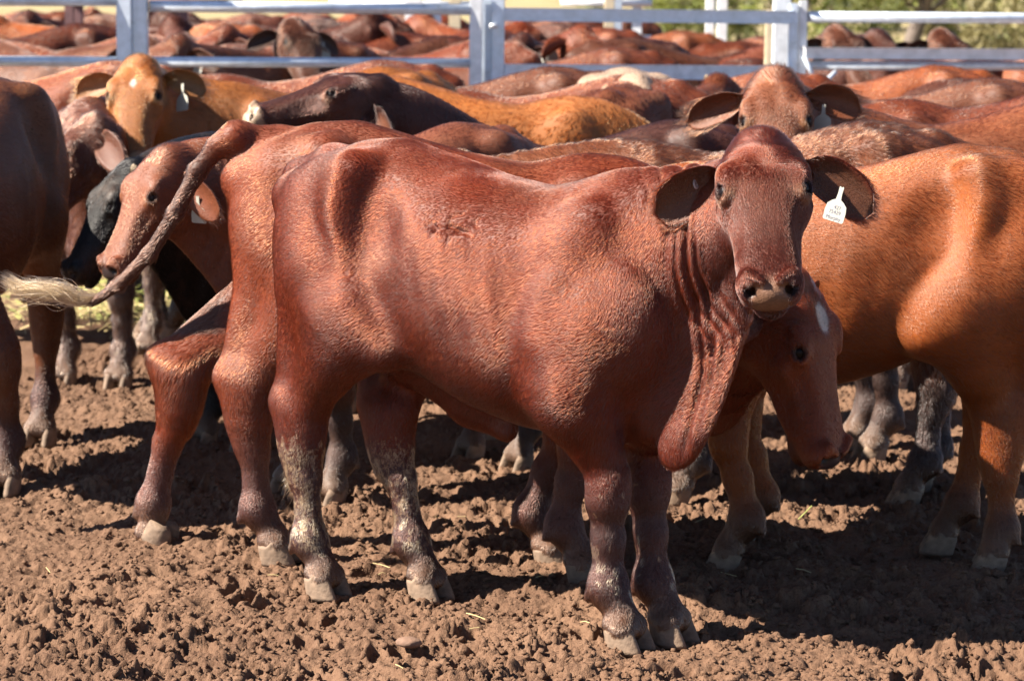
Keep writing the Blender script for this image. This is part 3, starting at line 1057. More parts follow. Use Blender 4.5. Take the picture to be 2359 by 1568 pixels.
def flow_field(p, nrm, info, isear):
    """lie of the hair at points p"""
    n = len(p)
    d = np.tile(np.array((-0.80, 0.0, -0.60)), (n, 1))
    back = smooth01(p[:, 2], 1.0, 1.12)[:, None]
    d = d * (1 - back) + np.array((-1.0, 0, -0.1)) * back
    leg = smooth01(p[:, 2], 0.62, 0.48)[:, None]
    d = d * (1 - leg) + np.array((-0.12, 0, -1.0)) * leg
    C = info['neck']
    # neck: hair runs down and back towards the shoulder
    dn = np.min(np.linalg.norm(p[:, None, :] - C[None, 3:, :], axis=2), axis=1)
    nk = (smooth01(p[:, 0], 0.42, 0.58) * (dn < 0.27))[:, None]
    d = d * (1 - nk) + np.array((-0.35, 0, -0.95)) * nk
    hl = ((p - info['O']) @ info['HA']) / info['hs']
    inh = (hl[:, 0] > -0.06) & (hl[:, 0] < 0.56) & (np.abs(hl[:, 1]) < 0.14) & (hl[:, 2] > -0.20) & (hl[:, 2] < 0.13) & ~isear
    t, s = hl[:, 0], hl[:, 1]
    w = smooth01(t, 0.10, 0.17)
    ft = np.where(t < 0.12, t - 0.12, t - 0.10)
    rad = np.stack([ft, s * 1.4, -0.3 * np.abs(s)], 1)
    rad = rad / np.maximum(np.linalg.norm(rad, axis=1), 1e-6)[:, None]
    dnn = np.stack([np.ones(n), s * 2.0, -0.25 * np.ones(n)], 1)
    hd = (rad * (1 - w[:, None]) + dnn * w[:, None]) @ info['HA'].T
    d = np.where(inh[:, None], hd, d)
    if len(info.get('ears', [])):
        for (root, axis, face, L, W) in info['ears']:
            m = isear & (np.linalg.norm(p - (root + axis * L * 0.5), axis=1) < L)
            d = np.where(m[:, None], axis[None, :] + np.array((0, 0, -0.2)), d)
    d = d - nrm * (d * nrm).sum(1)[:, None]
    return d / np.maximum(np.linalg.norm(d, axis=1), 1e-6)[:, None], inh


def coat_hair(asm, n, parent, length=0.013, rad=0.00036, lift=0.09, seed=1, wool=0.0, only=None, ear_len=0.020, poll_len=0.022, name='coat'):
    rng = np.random.default_rng(seed)
    V, Q, N = asm['V'], asm['Q'], asm['N']
    T = np.concatenate([Q[:, [0, 1, 2]], Q[:, [0, 2, 3]]])
    ar = np.linalg.norm(np.cross(V[T[:, 1]] - V[T[:, 0]], V[T[:, 2]] - V[T[:, 0]]), axis=1)
    bare = asm['bare'][T].mean(1)
    ear = asm['info']['is_ear'][T].all(1)
    wgt = ar * (1 - np.clip(bare * 1.3, 0, 1)) * np.where(ear, 2.2, 1.0) * (1 - 0.35 * np.clip(asm['md'][T].mean(1) * 1.5, 0, 1)) * (1 + 0.9 * smooth01(V[T[:, 0], 2], 0.5, 0.4))
    hc = ((V[T].mean(1) - asm['info']['O']) @ asm['info']['HA']) / asm['info']['hs']
    onhead = (hc[:, 0] > -0.06) & (hc[:, 0] < 0.56) & (np.abs(hc[:, 1]) < 0.14) & (hc[:, 2] > -0.2) & (hc[:, 2] < 0.13)
    wgt = wgt * np.where(onhead, 2.6, 1.0)
    if only is not None:
        wgt = wgt * only(V[T].mean(1))
    pick = rng.choice(len(T), n, p=wgt / wgt.sum())
    b = rng.random((n, 2))
    fl = b.sum(1) > 1
    b[fl] = 1 - b[fl]
    w = np.stack([1 - b.sum(1), b[:, 0], b[:, 1]], 1)
    tri = T[pick]
    p = (V[tri] * w[:, :, None]).sum(1)
    nr = (N[tri] * w[:, :, None]).sum(1)
    nr /= np.maximum(np.linalg.norm(nr, axis=1), 1e-6)[:, None]
    col = (asm['col'][tri] * w[:, :, None]).sum(1)
    ie = ear[pick]
    d, inh = flow_field(p, nr, asm['info'], ie)
    lz = smooth01(p[:, 2], 0.62, 0.5)
    nk = smooth01(p[:, 0], 0.42, 0.55)
    vert = np.maximum(lz, nk)
    qa = np.stack([(-0.8 * p[:, 0] - 0.6 * p[:, 2]) * 22, (-0.6 * p[:, 0] + 0.8 * p[:, 2]) * 95, p[:, 1] * 45], 1)
    qb = np.stack([p[:, 0] * 95, p[:, 2] * 20, p[:, 1] * 95], 1)
    streak = vnoise(qa, 1.0, 71) * (1 - vert) + vnoise(qb, 1.0, 72) * vert
    streak2 = vnoise(qa * 0.45, 1.0, 73) * (1 - vert) + vnoise(qb * 0.45, 1.0, 74) * vert
    # clumping and swirl
    jit = np.stack([vnoise(p, 60, 11), vnoise(p, 60, 12), vnoise(p, 60, 13)], 1) * (0.10 + wool * 1.2)
    jit += np.stack([vnoise(p, 9, 21), vnoise(p, 9, 22), vnoise(p, 9, 23)], 1) * 0.35
    jit += rng.normal(0, 0.05, (n, 3)) + np.cross(nr, d) * (0.07 * streak)[:, None]
    d = d + jit
    d = d - nr * (d * nr).sum(1)[:, None]
    d /= np.maximum(np.linalg.norm(d, axis=1), 1e-6)[:, None]
    hl = ((p - asm['info']['O']) @ asm['info']['HA']) / asm['info']['hs']
    ln = length * rng.uniform(0.6, 1.3, n) * np.where(inh, 0.65, 1.0)
    ln = np.where(ie, ear_len * rng.uniform(0.5, 1.3, n) * (0.5 + 0.9 * asm['info']['ear_inner'][tri].mean(1)), ln)
    tl = (p[:, 0] < -0.66) & (p[:, 2] > 0.3) & (np.abs(p[:, 1]) < 0.09)
    ln = np.where(tl, ln * 1.9, ln)
    pl = inh & (hl[:, 0] < 0.06) & (hl[:, 2] > -0.03)
    ln = np.where(pl, poll_len * rng.uniform(0.5, 1.4, n), ln)
    legz = smooth01(p[:, 2], 0.5, 0.35)
    ln = ln * (1 - 0.3 * legz)
    lf = lift * rng.uniform(0.6, 1.4, n) * (1 + 0.25 * np.clip(streak, -0.7, 1)) * np.where(pl, 1.5, 1.0) * np.where(ie, 1.4, 1.0)
    k = 4
    P = np.zeros((n, k, 3))
    for i in range(k):
        u = i / (k - 1)
        P[:, i] = p + nr * (-0.0004 + 0.0016 * min(1.0, u * 1.5)) + d * (ln * u)[:, None] + nr * (ln * np.maximum(lf, 0.03) * (u - 0.55 * u * u))[:, None]
        if wool:
            P[:, i] += (np.cross(d, nr) * np.sin(u * 5.0)[..., None] if False else 0) + nr * (ln * wool * 0.5 * u)[:, None]
    clump = vnoise(p * np.array((0.7, 1.0, 1.3)), 40, 61) * 0.07 + vnoise(p, 14, 62) * 0.14 + vnoise(p, 4.5, 63) * 0.20
    shade = (0.62 * rng.uniform(0.72, 1.25, n) * (1 + clump) * (1 + 0.14 * streak + 0.16 * streak2))[:, None]
    dusty = smooth01(fbm(p, 5.5, 3, 81) + 0.25 * streak, 0.3, 1.2)[:, None] * 0.16
    col = col * (1 - dusty) + np.array((0.14, 0.065, 0.035)) * dusty * np.clip(col.mean(1, keepdims=True) / 0.05, 0.15, 1.2)
    tip = np.clip(col * shade, 0.002, 0.9)
    mdv = asm['md'][tri].mean(1)
    caked = (mdv > 0.05) & (mdv > 0.64 + 0.40 * vnoise(p * np.array((1.0, 1.0, 0.6)), 62, 95) + 0.22 * vnoise(p, 16, 96))
    mc = np.array((0.21, 0.14, 0.078)) * rng.uniform(0.7, 1.25, (n, 1))
    tip = np.where(caked[:, None], mc, tip)
    rr = rad * np.array([1.0, 0.95, 0.7, 0.15])
    return curves_obj(name, P, rr, tip, parent)
# ------------------------------------------------------------------ ground
def terrain(x, y):
    """broad shape of the ground: level yard, rising paddock beyond"""
    x, y = np.asarray(x, float), np.asarray(y, float)
    far = np.maximum(y - 14, 0)
    z = 0.016 * far + 0.00022 * np.maximum(y - 28, 0) ** 2 * (y < 130) + np.where(y >= 130, 0.00022 * 102 ** 2 + 0.02 * (y - 130), 0)
    return z


def worley(x, y, cell, seed, rmin, rmax):
    """height of irregular lumps, one per lattice cell"""
    q = np.stack([x, y], 1) / cell
    i = np.floor(q).astype(np.int64)
    h = np.zeros(len(x), np.float32)
    z0 = np.zeros(len(x), np.int64)
    for dx in (-1, 0, 1):
        for dy in (-1, 0, 1):
            ix, iy = i[:, 0] + dx, i[:, 1] + dy
            cx, cy = ix + _hash(ix, iy, z0, seed), iy + _hash(ix, iy, z0, seed + 1)
            r = (rmin + (rmax - rmin) * _hash(ix, iy, z0, seed + 2) ** 2) / cell
            asp = 0.6 + 0.8 * _hash(ix, iy, z0, seed + 3)
            ang = 6.28 * _hash(ix, iy, z0, seed + 4)
            ex, ey = q[:, 0] - cx, q[:, 1] - cy
            a = ex * np.cos(ang) + ey * np.sin(ang)
            b = (-ex * np.sin(ang) + ey * np.cos(ang)) * asp
            d2 = (a * a + b * b) / (r * r)
            h = np.maximum(h, np.where(d2 < 1, np.sqrt(np.maximum(1 - d2, 0)), 0) * r * cell * (0.55 + 0.6 * _hash(ix, iy, z0, seed + 5)))
    return h


def hoofprints(x, y):
    """pairs of crescent dents left by the claws"""
    rng = np.random.default_rng(12)
    d = np.zeros_like(x)
    for _ in range(150):
        cy = 5.3 + 4.2 * rng.random()
        cx = rng.uniform(-1, 1) * (0.25 * cy + 0.1)
        a = rng.uniform(0, 6.28)
        ex, ey = x - cx, y - cy
        m = (np.abs(ex) < 0.1) & (np.abs(ey) < 0.1)
        if not m.any():
            continue
        u = ex[m] * math.cos(a) + ey[m] * math.sin(a)
        v = -ex[m] * math.sin(a) + ey[m] * math.cos(a)
        q = np.minimum(np.hypot(u / 0.055, (v - 0.027) / 0.024), np.hypot(u / 0.055, (v + 0.027) / 0.024))
        rim = np.exp(-((q - 1.25) / 0.22) ** 2)
        d[m] += 0.022 * smooth01(q, 1.15, 0.75) - 0.007 * rim
    return d


def dirt_height(x, y):
    p = np.stack([x, y, np.zeros_like(x)], 1)
    # broken edges: look the lumps up through a jittered position
    wx = x + 0.010 * vnoise(p, 50, 31) + 0.010 * vnoise(p, 120, 33)
    wy = y + 0.010 * vnoise(p, 50, 32) + 0.010 * vnoise(p, 120, 34)
    trod = smooth01(fbm(p, 2.6, 2, 3), -0.55, 0.55)
    z = 0.020 * fbm(p, 1.6, 2, 7) + 0.016 * fbm(p, 5.5, 3, 9, 0.55)
    lump = worley(wx, wy, 0.085, 100, 0.006, 0.040) * 0.9
    lump = np.maximum(lump, worley(wx, wy, 0.045, 200, 0.006, 0.026))
    lump = np.maximum(lump, worley(wx, wy, 0.026, 300, 0.004, 0.016)) + 0.008 * np.abs(vnoise(p, 80, 51)) * (0.3 + lump * 60).clip(0, 1.2)
    pit = worley(wx, wy, 0.16, 400, 0.01, 0.05)
    z = z + lump * (0.28 + 0.85 * trod) - pit * (0.5 + 0.6 * trod) - hoofprints(x, y) + 0.006 * fbm(p, 60, 2, 41, 0.7)
    return z - 0.012


def axis_pts(segs):
    out = [segs[0][0]]
    for a, b, s0, s1 in segs:
        x = a
        while x < b:
            k = (x - a) / (b - a)
            x += s0 + (s1 - s0) * k
            out.append(min(x, b))
    return np.unique(np.round(out, 5))


def make_dirt_material():
    m, nt, N, L, b = new_mat('yard_dirt')
    co = coords(nt)
    n1 = noise(nt, co, 1.3, 4, 0.6)
    n2 = noise(nt, co, 34, 5, 0.65)
    n3 = noise(nt, co, 160, 4, 0.7)
    c = mix_col(nt, ramp(nt, n1, [(0.4, 0.0), (0.6, 1.0)]), (0.098, 0.051, 0.030), (0.135, 0.074, 0.044))
    c = mix_col(nt, ramp(nt, n2, [(0.3, 0.0), (0.75, 0.75)]), c, (0.185, 0.110, 0.068))
    c = mix_col(nt, ramp(nt, n3, [(0.35, 0.6), (0.5, 0.0)]), c, (0.07, 0.036, 0.022))
    # far off the yard the soil gives way to dry grass
    sp = N.new('ShaderNodeSeparateXYZ')
    L.new(co, sp.inputs[0])
    far = ramp(nt, math_node(nt, 'MULTIPLY', math_node(nt, 'ADD', sp.outputs[1], math_node(nt, 'MULTIPLY', noise(nt, co, 0.25, 3), 8.0)), 0.01), [(0.30, 0.0), (0.40, 1.0)])
    grass = mix_col(nt, ramp(nt, noise(nt, co, 0.5, 5, 0.7), [(0.35, 0.0), (0.65, 1.0)]), (0.30, 0.235, 0.135), (0.20, 0.175, 0.08))
    c = mix_col(nt, far, c, grass)
    L.new(c, b.inputs['Base Color'])
    b.inputs['Roughness'].default_value = 0.93
    b.inputs['Specular IOR Level'].default_value = 0.2
    h = math_node(nt, 'ADD', math_node(nt, 'MULTIPLY', n2, 0.8), math_node(nt, 'MULTIPLY', n3, 0.7))
    L.new(bump(nt, h, 0.9, 0.010), b.inputs['Normal'])
    return m


MAT['dirt'] = make_dirt_material()
gx = axis_pts([(-400, -60, 60, 30), (-60, -8, 12, 2), (-8, -2.0, 0.8, 0.03), (-2.0, 2.0, 0.0055, 0.0055), (2.0, 8, 0.03, 0.8), (8, 60, 2, 12), (60, 400, 30, 60)])
gy = axis_pts([(-60, 0, 12, 2), (0, 5.2, 0.6, 0.03), (5.2, 7.2, 0.0065, 0.010), (7.2, 10.0, 0.011, 0.024), (10.0, 15.0, 0.03, 0.10), (15, 30, 0.3, 1.0), (30, 130, 2, 6), (130, 900, 30, 90)])
GX, GY = np.meshgrid(gx, gy, indexing='ij')
gp = np.stack([GX.ravel(), GY.ravel()], 1)
gz = terrain(gp[:, 0], gp[:, 1]).astype(np.float32)
near = (np.abs(gp[:, 0]) < 4) & (gp[:, 1] > 4.6) & (gp[:, 1] < 14)
fade = smooth01(np.abs(gp[:, 0]), 4, 2.6) * smooth01(gp[:, 1], 4.6, 5.2) * smooth01(gp[:, 1], 14, 11)
gz[near] += (dirt_height(gp[near, 0], gp[near, 1]) * fade[near]).astype(np.float32)
nX, nY = len(gx), len(gy)
ii = (np.arange(nX - 1)[:, None] * nY + np.arange(nY - 1)[None, :]).ravel()
gq = np.stack([ii, ii + nY, ii + nY + 1, ii + 1], 1)
ground = link('ground', mesh_np('ground', np.column_stack([gp, gz]), gq, MAT['dirt']))
tag(ground, 'brown trampled dirt of the cattle yard', 'ground', kind='structure')
print('ground', len(gp), time.time() - T0)


def clod_field():
    """loose crumbs and clods lying on the dirt"""
    rng = np.random.default_rng(5)
    bm = bmesh.new()
    bmesh.ops.create_icosphere(bm, subdivisions=1, radius=1.0)
    v0 = np.array([v.co[:] for v in bm.verts])
    f0 = np.array([[v.index for v in f.verts] for f in bm.faces])
    bm.free()
    n = 26000
    y = 5.3 + 5.2 * rng.random(n) ** 1.35
    x = rng.uniform(-1, 1, n) * (0.25 * y + 0.15)
    r = 0.0025 + 0.008 * rng.random(n) ** 3.0
    big = rng.random(n) < 0.012
    r[big] *= 1.9
    z = terrain(x, y) + dirt_height(x, y)
    V = v0[None] * (1 + 0.62 * rng.uniform(-1, 0.9, (n, len(v0), 1)))
    V = V * r[:, None, None] * np.stack([rng.uniform(0.8, 1.5, n), rng.uniform(0.8, 1.4, n), rng.uniform(0.55, 1.0, n)], 1)[:, None, :]
    a = rng.uniform(0, 6.28, n)
    c, s = np.cos(a), np.sin(a)
    X = V[:, :, 0] * c[:, None] - V[:, :, 1] * s[:, None] + x[:, None]
    Y = V[:, :, 0] * s[:, None] + V[:, :, 1] * c[:, None] + y[:, None]
    Z = V[:, :, 2] + (z + 0.25 * r)[:, None]
    P = np.stack([X, Y, Z], 2).reshape(-1, 3)
    F = (f0[None] + (np.arange(n) * len(v0))[:, None, None]).reshape(-1, 3)
    o = link('dirt_clods', mesh_np('dirt_clods', P, F, MAT['dirt'], smooth=False))
    tag(o, 'loose brown clods and crumbs strewn over the yard dirt', 'clods', kind='stuff')


clod_field()
print('clods', time.time() - T0)


# ------------------------------------------------------------------ steel
def make_galv(name, col, rough, metal, rust=0.3):
    m, nt, N, L, b = new_mat(name)
    co = coords(nt)
    n = noise(nt, co, 14, 4, 0.6)
    st = noise(nt, mapping(nt, co, (3, 3, 26)), 1.0, 4, 0.6)
    c = mix_col(nt, ramp(nt, n, [(0.3, 0.0), (0.7, 1.0)]), tuple(k * 0.78 for k in col), tuple(min(k * 1.15, 0.9) for k in col))
    c = mix_col(nt, ramp(nt, st, [(0.62, 0.0), (0.85, rust)]), c, (0.28, 0.17, 0.09))
    L.new(c, b.inputs['Base Color'])
    b.inputs['Metallic'].default_value = metal
    L.new(ramp(nt, n, [(0.2, rough - 0.1), (0.8, rough + 0.12)]), b.inputs['Roughness'])
    MAT[name] = m
    return m


make_galv('galvanised', (0.60, 0.67, 0.76), 0.33, 0.35, 0.2)  # blue cast of skylit shade tinted into the steel's base colour
make_galv('galvanised_bright', (0.74, 0.76, 0.78), 0.5, 0.35, 0.15)
make_galv('white_paint', (0.84, 0.83, 0.80), 0.5, 0.0, 0.06)
make_galv('cream_paint', (0.60, 0.50, 0.34), 0.6, 0.0, 0.45)
make_galv('brown_steel', (0.16, 0.085, 0.085), 0.6, 0.1, 0.4)


def tube_mesh(name, a, b, r, mat, seg=14, flat=1.0):
    a, b = Vector(a), Vector(b)
    d = (b - a).normalized()
    up = Vector((0, 0, 1)) if abs(d.z) < 0.9 else Vector((1, 0, 0))
    s = d.cross(up).normalized()
    t = s.cross(d)
    vs = [p + (s * math.cos(k * 2 * math.pi / seg) * r * flat + t * math.sin(k * 2 * math.pi / seg) * r) for p in (a, b) for k in range(seg)]
    fs = [(k, (k + 1) % seg, seg + (k + 1) % seg, seg + k) for k in range(seg)] + [tuple(range(seg - 1, -1, -1)), tuple(range(seg, 2 * seg))]
    me = bpy.data.meshes.new(name)
    me.from_pydata([v[:] for v in vs], [], fs)
    for p in me.polygons:
        p.use_smooth = len(p.vertices) == 4
    me.materials.append(MAT[mat])
    return me


def beam_mesh(name, a, b, w, h, mat, bevel=0.006):
    """box section from a to b, w across, h in height, rounded corners"""
    a, b = Vector(a), Vector(b)
    d = b - a
    L = d.length
    d.normalize()
    up = Vector((0, 0, 1)) if abs(d.z) < 0.9 else Vector((0, 1, 0))
    s = d.cross(up).normalized()
    t = s.cross(d).normalized()
    bm = bmesh.new()
    bmesh.ops.create_cube(bm, size=1.0)
    for v in bm.verts:
        q = v.co.copy()
        v.co = a + d * ((q.x + 0.5) * L) + s * (q.y * w) + t * (q.z * h)
    bmesh.ops.bevel(bm, geom=list(bm.edges), offset=bevel, segments=2, affect='EDGES')
    bmesh.ops.recalc_face_normals(bm, faces=bm.faces)
    me = bpy.data.meshes.new(name)
    bm.to_mesh(me)
    bm.free()
    me.materials.append(MAT[mat])
    return me


def rail(root, u0, v0, y0, u1, v1, y1, r=0.029, mat='galvanised', kind='tube', w=0.05, h=0.07, name='rail'):
    a, b = at_depth(u0, v0, y0), at_depth(u1, v1, y1)
    me = tube_mesh(name, a, b, r, mat) if kind == 'tube' else beam_mesh(name, a, b, w, h, mat)
    return link(name, me, root)


def post(root, u, y, w, ztop, mat, name='post', d=None, bevel=0.006):
    x = at_depth(u, 80, y).x
    g = float(terrain(x, y))
    me = beam_mesh(name, (x, y, g - 0.1), (x, y, g + ztop), w, d or w, mat, bevel)
    return link(name, me, root)


FY0, FY1 = 13.4, 15.2           # the front fence runs slightly away to the right
fy = lambda u: FY0 + (FY1 - FY0) * u / 2358.0


def steel_panel(u0, u1, rails, label, stiles, mat='galvanised', name='steel_fence'):
    base = at_depth(u0, 80, fy(u0))
    root = link(name, None, loc=(base.x, base.y, 0))
    tag(root, label, 'fence')
    inv = Vector(root.location)
    parts = []
    for (va, vb, r, m) in rails:
        parts.append(rail(root, u0, va, fy(u0), u1, vb, fy(u1), r, m))
    # the lower rails, mostly behind the cattle
    za, zb = at_depth(u0, rails[-1][0], fy(u0)), at_depth(u1, rails[-1][1], fy(u1))
    for k in (1, 2, 3):
        parts.append(link('rail', tube_mesh('rail', za - Vector((0, 0, 0.27 * k)), zb - Vector((0, 0, 0.27 * k)), 0.029, mat), root))
    for (u, w, top, m) in stiles:
        parts.append(post(root, u, fy(u), w, top, m, 'stile'))
    for p in parts:
        p.location = -inv
    return root


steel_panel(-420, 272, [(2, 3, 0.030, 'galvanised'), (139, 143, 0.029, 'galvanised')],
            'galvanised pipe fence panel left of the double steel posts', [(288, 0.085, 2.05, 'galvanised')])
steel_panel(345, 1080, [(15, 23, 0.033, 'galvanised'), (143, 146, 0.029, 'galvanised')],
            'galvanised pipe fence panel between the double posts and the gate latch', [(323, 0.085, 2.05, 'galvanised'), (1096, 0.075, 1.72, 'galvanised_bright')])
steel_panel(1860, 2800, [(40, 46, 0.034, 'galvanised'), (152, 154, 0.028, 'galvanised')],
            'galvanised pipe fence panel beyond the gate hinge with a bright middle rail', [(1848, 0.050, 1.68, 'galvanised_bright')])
_rp = [o for o in COL.objects if o.name.startswith('steel_fence')][-1]
_o = rail(_rp, 1850, 123, fy(1850) - 0.05, 2800, 129, fy(2800) - 0.05, mat='white_paint', kind='box', w=0.05, h=0.068)
_o.location = -Vector(_rp.location)
for _a, _b in (((1851, 131), (1886, 205)), ((1886, 203), (1925, 165))):
    _o = rail(_rp, *_a, fy(1850) - 0.10, *_b, fy(1900) - 0.10, r=0.013, mat='galvanised', name='brace')
    _o.location = -Vector(_rp.location)

# gate
_b0 = at_depth(1146, 80, fy(1146))
gate = link('yard_gate', None, loc=(_b0.x, _b0.y, 0))
tag(gate, 'skylight-tinted box-section steel gate standing between latch post and hinge post', 'gate')
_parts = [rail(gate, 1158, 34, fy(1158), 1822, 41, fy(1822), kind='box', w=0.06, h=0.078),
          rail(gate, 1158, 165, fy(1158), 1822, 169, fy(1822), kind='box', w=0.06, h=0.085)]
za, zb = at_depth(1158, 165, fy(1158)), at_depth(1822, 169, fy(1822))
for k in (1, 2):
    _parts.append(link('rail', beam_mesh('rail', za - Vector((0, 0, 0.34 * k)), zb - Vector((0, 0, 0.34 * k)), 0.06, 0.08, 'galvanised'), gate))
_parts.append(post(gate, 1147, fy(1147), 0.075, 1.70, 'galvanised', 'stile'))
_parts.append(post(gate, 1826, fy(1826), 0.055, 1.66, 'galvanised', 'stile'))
_parts.append(rail(gate, 1128, 60, fy(1128) - 0.06, 1146, 60, fy(1146) - 0.06, r=0.012, mat='galvanised_bright', name='latch'))
for p in _parts:
    p.location = -Vector(gate.location)


def lone_post(u, y, w, ztop, mat, label, cap=False, name='steel_post'):
    x = at_depth(u, 80, y).x
    g = float(terrain(x, y))
    root = link(name, None, loc=(x, y, g))
    tag(root, label, 'post')
    link('shaft', beam_mesh('shaft', (0, 0, -0.1), (0, 0, ztop), w, w * 0.8, mat), root)
    if cap:
        link('cap', beam_mesh('cap', (0, 0, ztop), (0, 0, ztop + 0.07), w * 1.5, w * 1.4, mat, 0.02), root)
    return root


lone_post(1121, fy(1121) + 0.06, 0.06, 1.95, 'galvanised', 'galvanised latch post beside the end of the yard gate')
lone_post(1799, fy(1799) + 0.35, 0.105, 2.7, 'galvanised_bright', 'tall pale gateway post rising behind the hinge end of the gate')
lone_post(1770, fy(1770) + 0.50, 0.045, 1.62, 'cream_paint', 'short cream post beside the tall gateway post')

# fences and posts of the pens behind
def far_fence(y, u0, u1, heights, mat, label, posts, r=0.035, w=0.09, pm=None, ph=1.75):
    a, b = at_depth(u0, 80, y), at_depth(u1, 80, y)
    g = float(terrain(0, y))
    root = link('rail_fence', None, loc=(a.x, y, g))
    tag(root, label, 'fence')
    for h in heights:
        link('rail', tube_mesh('rail', (0, 0, h), (b.x - a.x, 0, h), r, mat), root)
    for u in posts:
        x = at_depth(u, 80, y).x - a.x
        link('post', beam_mesh('post', (x, 0.06, -0.1), (x, 0.06, ph), w, w, pm or mat), root)
    return root


far_fence(18.6, 165, 560, (1.60, 1.2, 0.8, 0.4), 'brown_steel', 'dark brown painted rail fence in the pen behind the double posts', (158, 178, 420), 0.032, 0.07, ph=1.68)
far_fence(19.5, -60, 150, (1.66, 1.25, 0.85), 'brown_steel', 'short dark brown rail run by the heads in the far pen corner', (-40,), 0.03, 0.07)
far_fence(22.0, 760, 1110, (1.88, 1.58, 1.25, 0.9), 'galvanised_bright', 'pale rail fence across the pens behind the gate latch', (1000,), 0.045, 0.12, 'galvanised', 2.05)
far_fence(23.0, 1290, 1500, (1.95, 1.62, 1.28, 0.9), 'galvanised_bright', 'pale rail fence behind the middle of the gate', (1467,), 0.04, 0.09, 'white_paint', 2.0)
lone_post(952, 20.5, 0.135, 1.95, 'white_paint', 'broad white post behind the pipe rails next to the gate latch')
lone_post(1047, 20.8, 0.10, 2.05, 'cream_paint', 'cream post just behind the gate latch')
lone_post(1402, 20.2, 0.085, 2.3, 'cream_paint', 'rusty cream post seen through the middle of the gate')
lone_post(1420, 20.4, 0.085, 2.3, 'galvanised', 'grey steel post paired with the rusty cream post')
lone_post(1634, 21.5, 0.075, 1.92, 'white_paint', 'slim capped white post beside its stouter twin behind the gate', True)
lone_post(1662, 21.2, 0.085, 1.92, 'white_paint', 'stout capped white post with a hinge block behind the gate', True)
print('steel', time.time() - T0)


# ------------------------------------------------------------------ trees beyond the yards
def make_leaf_mat(name, c1, c2):
    m, nt, N, L, b = new_mat(name)
    inf = N.new('ShaderNodeNewGeometry')
    L.new(mix_col(nt, inf.outputs['Random Per Island'], c1, c2), b.inputs['Base Color'])
    b.inputs['Roughness'].default_value = 0.6
    b.inputs['Transmission Weight'].default_value = 0.0
    tr = N.new('ShaderNodeBsdfTranslucent')
    L.new(mix_col(nt, inf.outputs['Random Per Island'], tuple(k * 1.3 for k in c1), tuple(k * 1.3 for k in c2)), tr.inputs[0])
    mx = N.new('ShaderNodeMixShader')
    mx.inputs[0].default_value = 0.3
    L.new(b.outputs[0], mx.inputs[1])
    L.new(tr.outputs[0], mx.inputs[2])
    L.new(mx.outputs[0], N['Material Output'].inputs['Surface'])
    MAT[name] = m


make_leaf_mat('leaf_bright', (0.11, 0.14, 0.024), (0.24, 0.26, 0.06))
make_leaf_mat('leaf_dark', (0.065, 0.085, 0.022), (0.16, 0.165, 0.05))
make_leaf_mat('leaf_dry', (0.15, 0.13, 0.05), (0.23, 0.20, 0.09))
plain('bark', (0.11, 0.085, 0.07), 0.9, var=0.4, scale=8, bmp=0.6, bscale=20)


def tree(u, y, height, spread, trunk_r, leaf, label, seed, lean=0.0, low=0.2, n=5200, name='scrub_tree'):
    rng = np.random.default_rng(seed)
    x = at_depth(u, 80, y).x
    g = float(terrain(x, y))
    root = link(name, None, loc=(x, y, g))
    tag(root, label, 'tree', 'trees beyond the cattle pens')
    # trunk and limbs
    V, Q = [], []
    limbs = []

    def limb(a, b, ra, rb, seg=7, steps=4, bend=0.1):
        a, b = np.array(a, float), np.array(b, float)
        off = rng.normal(0, bend * np.linalg.norm(b - a), 3)
        base = len(V)
        for i in range(steps + 1):
            t = i / steps
            c = a + (b - a) * t + off * math.sin(math.pi * t)
            r = ra + (rb - ra) * t
            for k in range(seg):
                an = 2 * math.pi * k / seg
                V.append(tuple(c + np.array((math.cos(an) * r, math.sin(an) * r, 0))))
        for i in range(steps):
            for k in range(seg):
                p, q = base + i * seg + k, base + i * seg + (k + 1) % seg
                Q.append((p, q, q + seg, p + seg))
    fork = (lean, 0, height * (low + 0.12))
    limb((0, 0, -0.2), fork, trunk_r, trunk_r * 0.75)
    tips = []
    for k in range(8):
        an = 2 * math.pi * k / 8 + rng.uniform(-0.3, 0.3)
        rr = spread * rng.uniform(0.35, 0.8)
        tip = (lean + math.cos(an) * rr, math.sin(an) * rr * 0.8, height * rng.uniform(0.45, 0.92))
        limb(fork, tip, trunk_r * 0.45, trunk_r * 0.08)
        tips.append(tip)
    link('trunk', mesh_np('trunk', V, Q, MAT['bark']), root)
    # leaf clumps about the limb ends
    cen = []
    for k in range(46):
        th, r = rng.uniform(0, 6.28), spread * math.sqrt(rng.random())
        zz = height * (low + 0.1 + (0.9 - low) * rng.random())
        lim = math.sqrt(max(0.05, 1 - ((zz / height - 0.55) / 0.55) ** 2))
        cen.append((lean + math.cos(th) * r * lim, math.sin(th) * r * lim * 0.8, zz))
    cen = np.array(cen + tips)
    cr = rng.uniform(0.10, 0.24, len(cen)) * spread
    pick = rng.integers(0, len(cen), n)
    d = rng.normal(0, 1, (n, 3))
    d /= np.linalg.norm(d, axis=1)[:, None]
    P = cen[pick] + d * (cr[pick] * rng.random(n) ** 0.4)[:, None]
    s = rng.uniform(0.05, 0.13, n) * (0.6 + 0.12 * spread)
    a = rng.normal(0, 1, (n, 3))
    a /= np.linalg.norm(a, axis=1)[:, None]
    b = np.cross(a, rng.normal(0, 1, (n, 3)))
    b /= np.linalg.norm(b, axis=1)[:, None]
    LV = np.stack([P - a * s[:, None], P + b * s[:, None] * 0.45, P + a * s[:, None], P - b * s[:, None] * 0.45], 1).reshape(-1, 3)
    LF = np.arange(n * 4).reshape(n, 4)
    link('crown', mesh_np('crown', LV, LF, MAT[leaf], smooth=False), root)
    return root


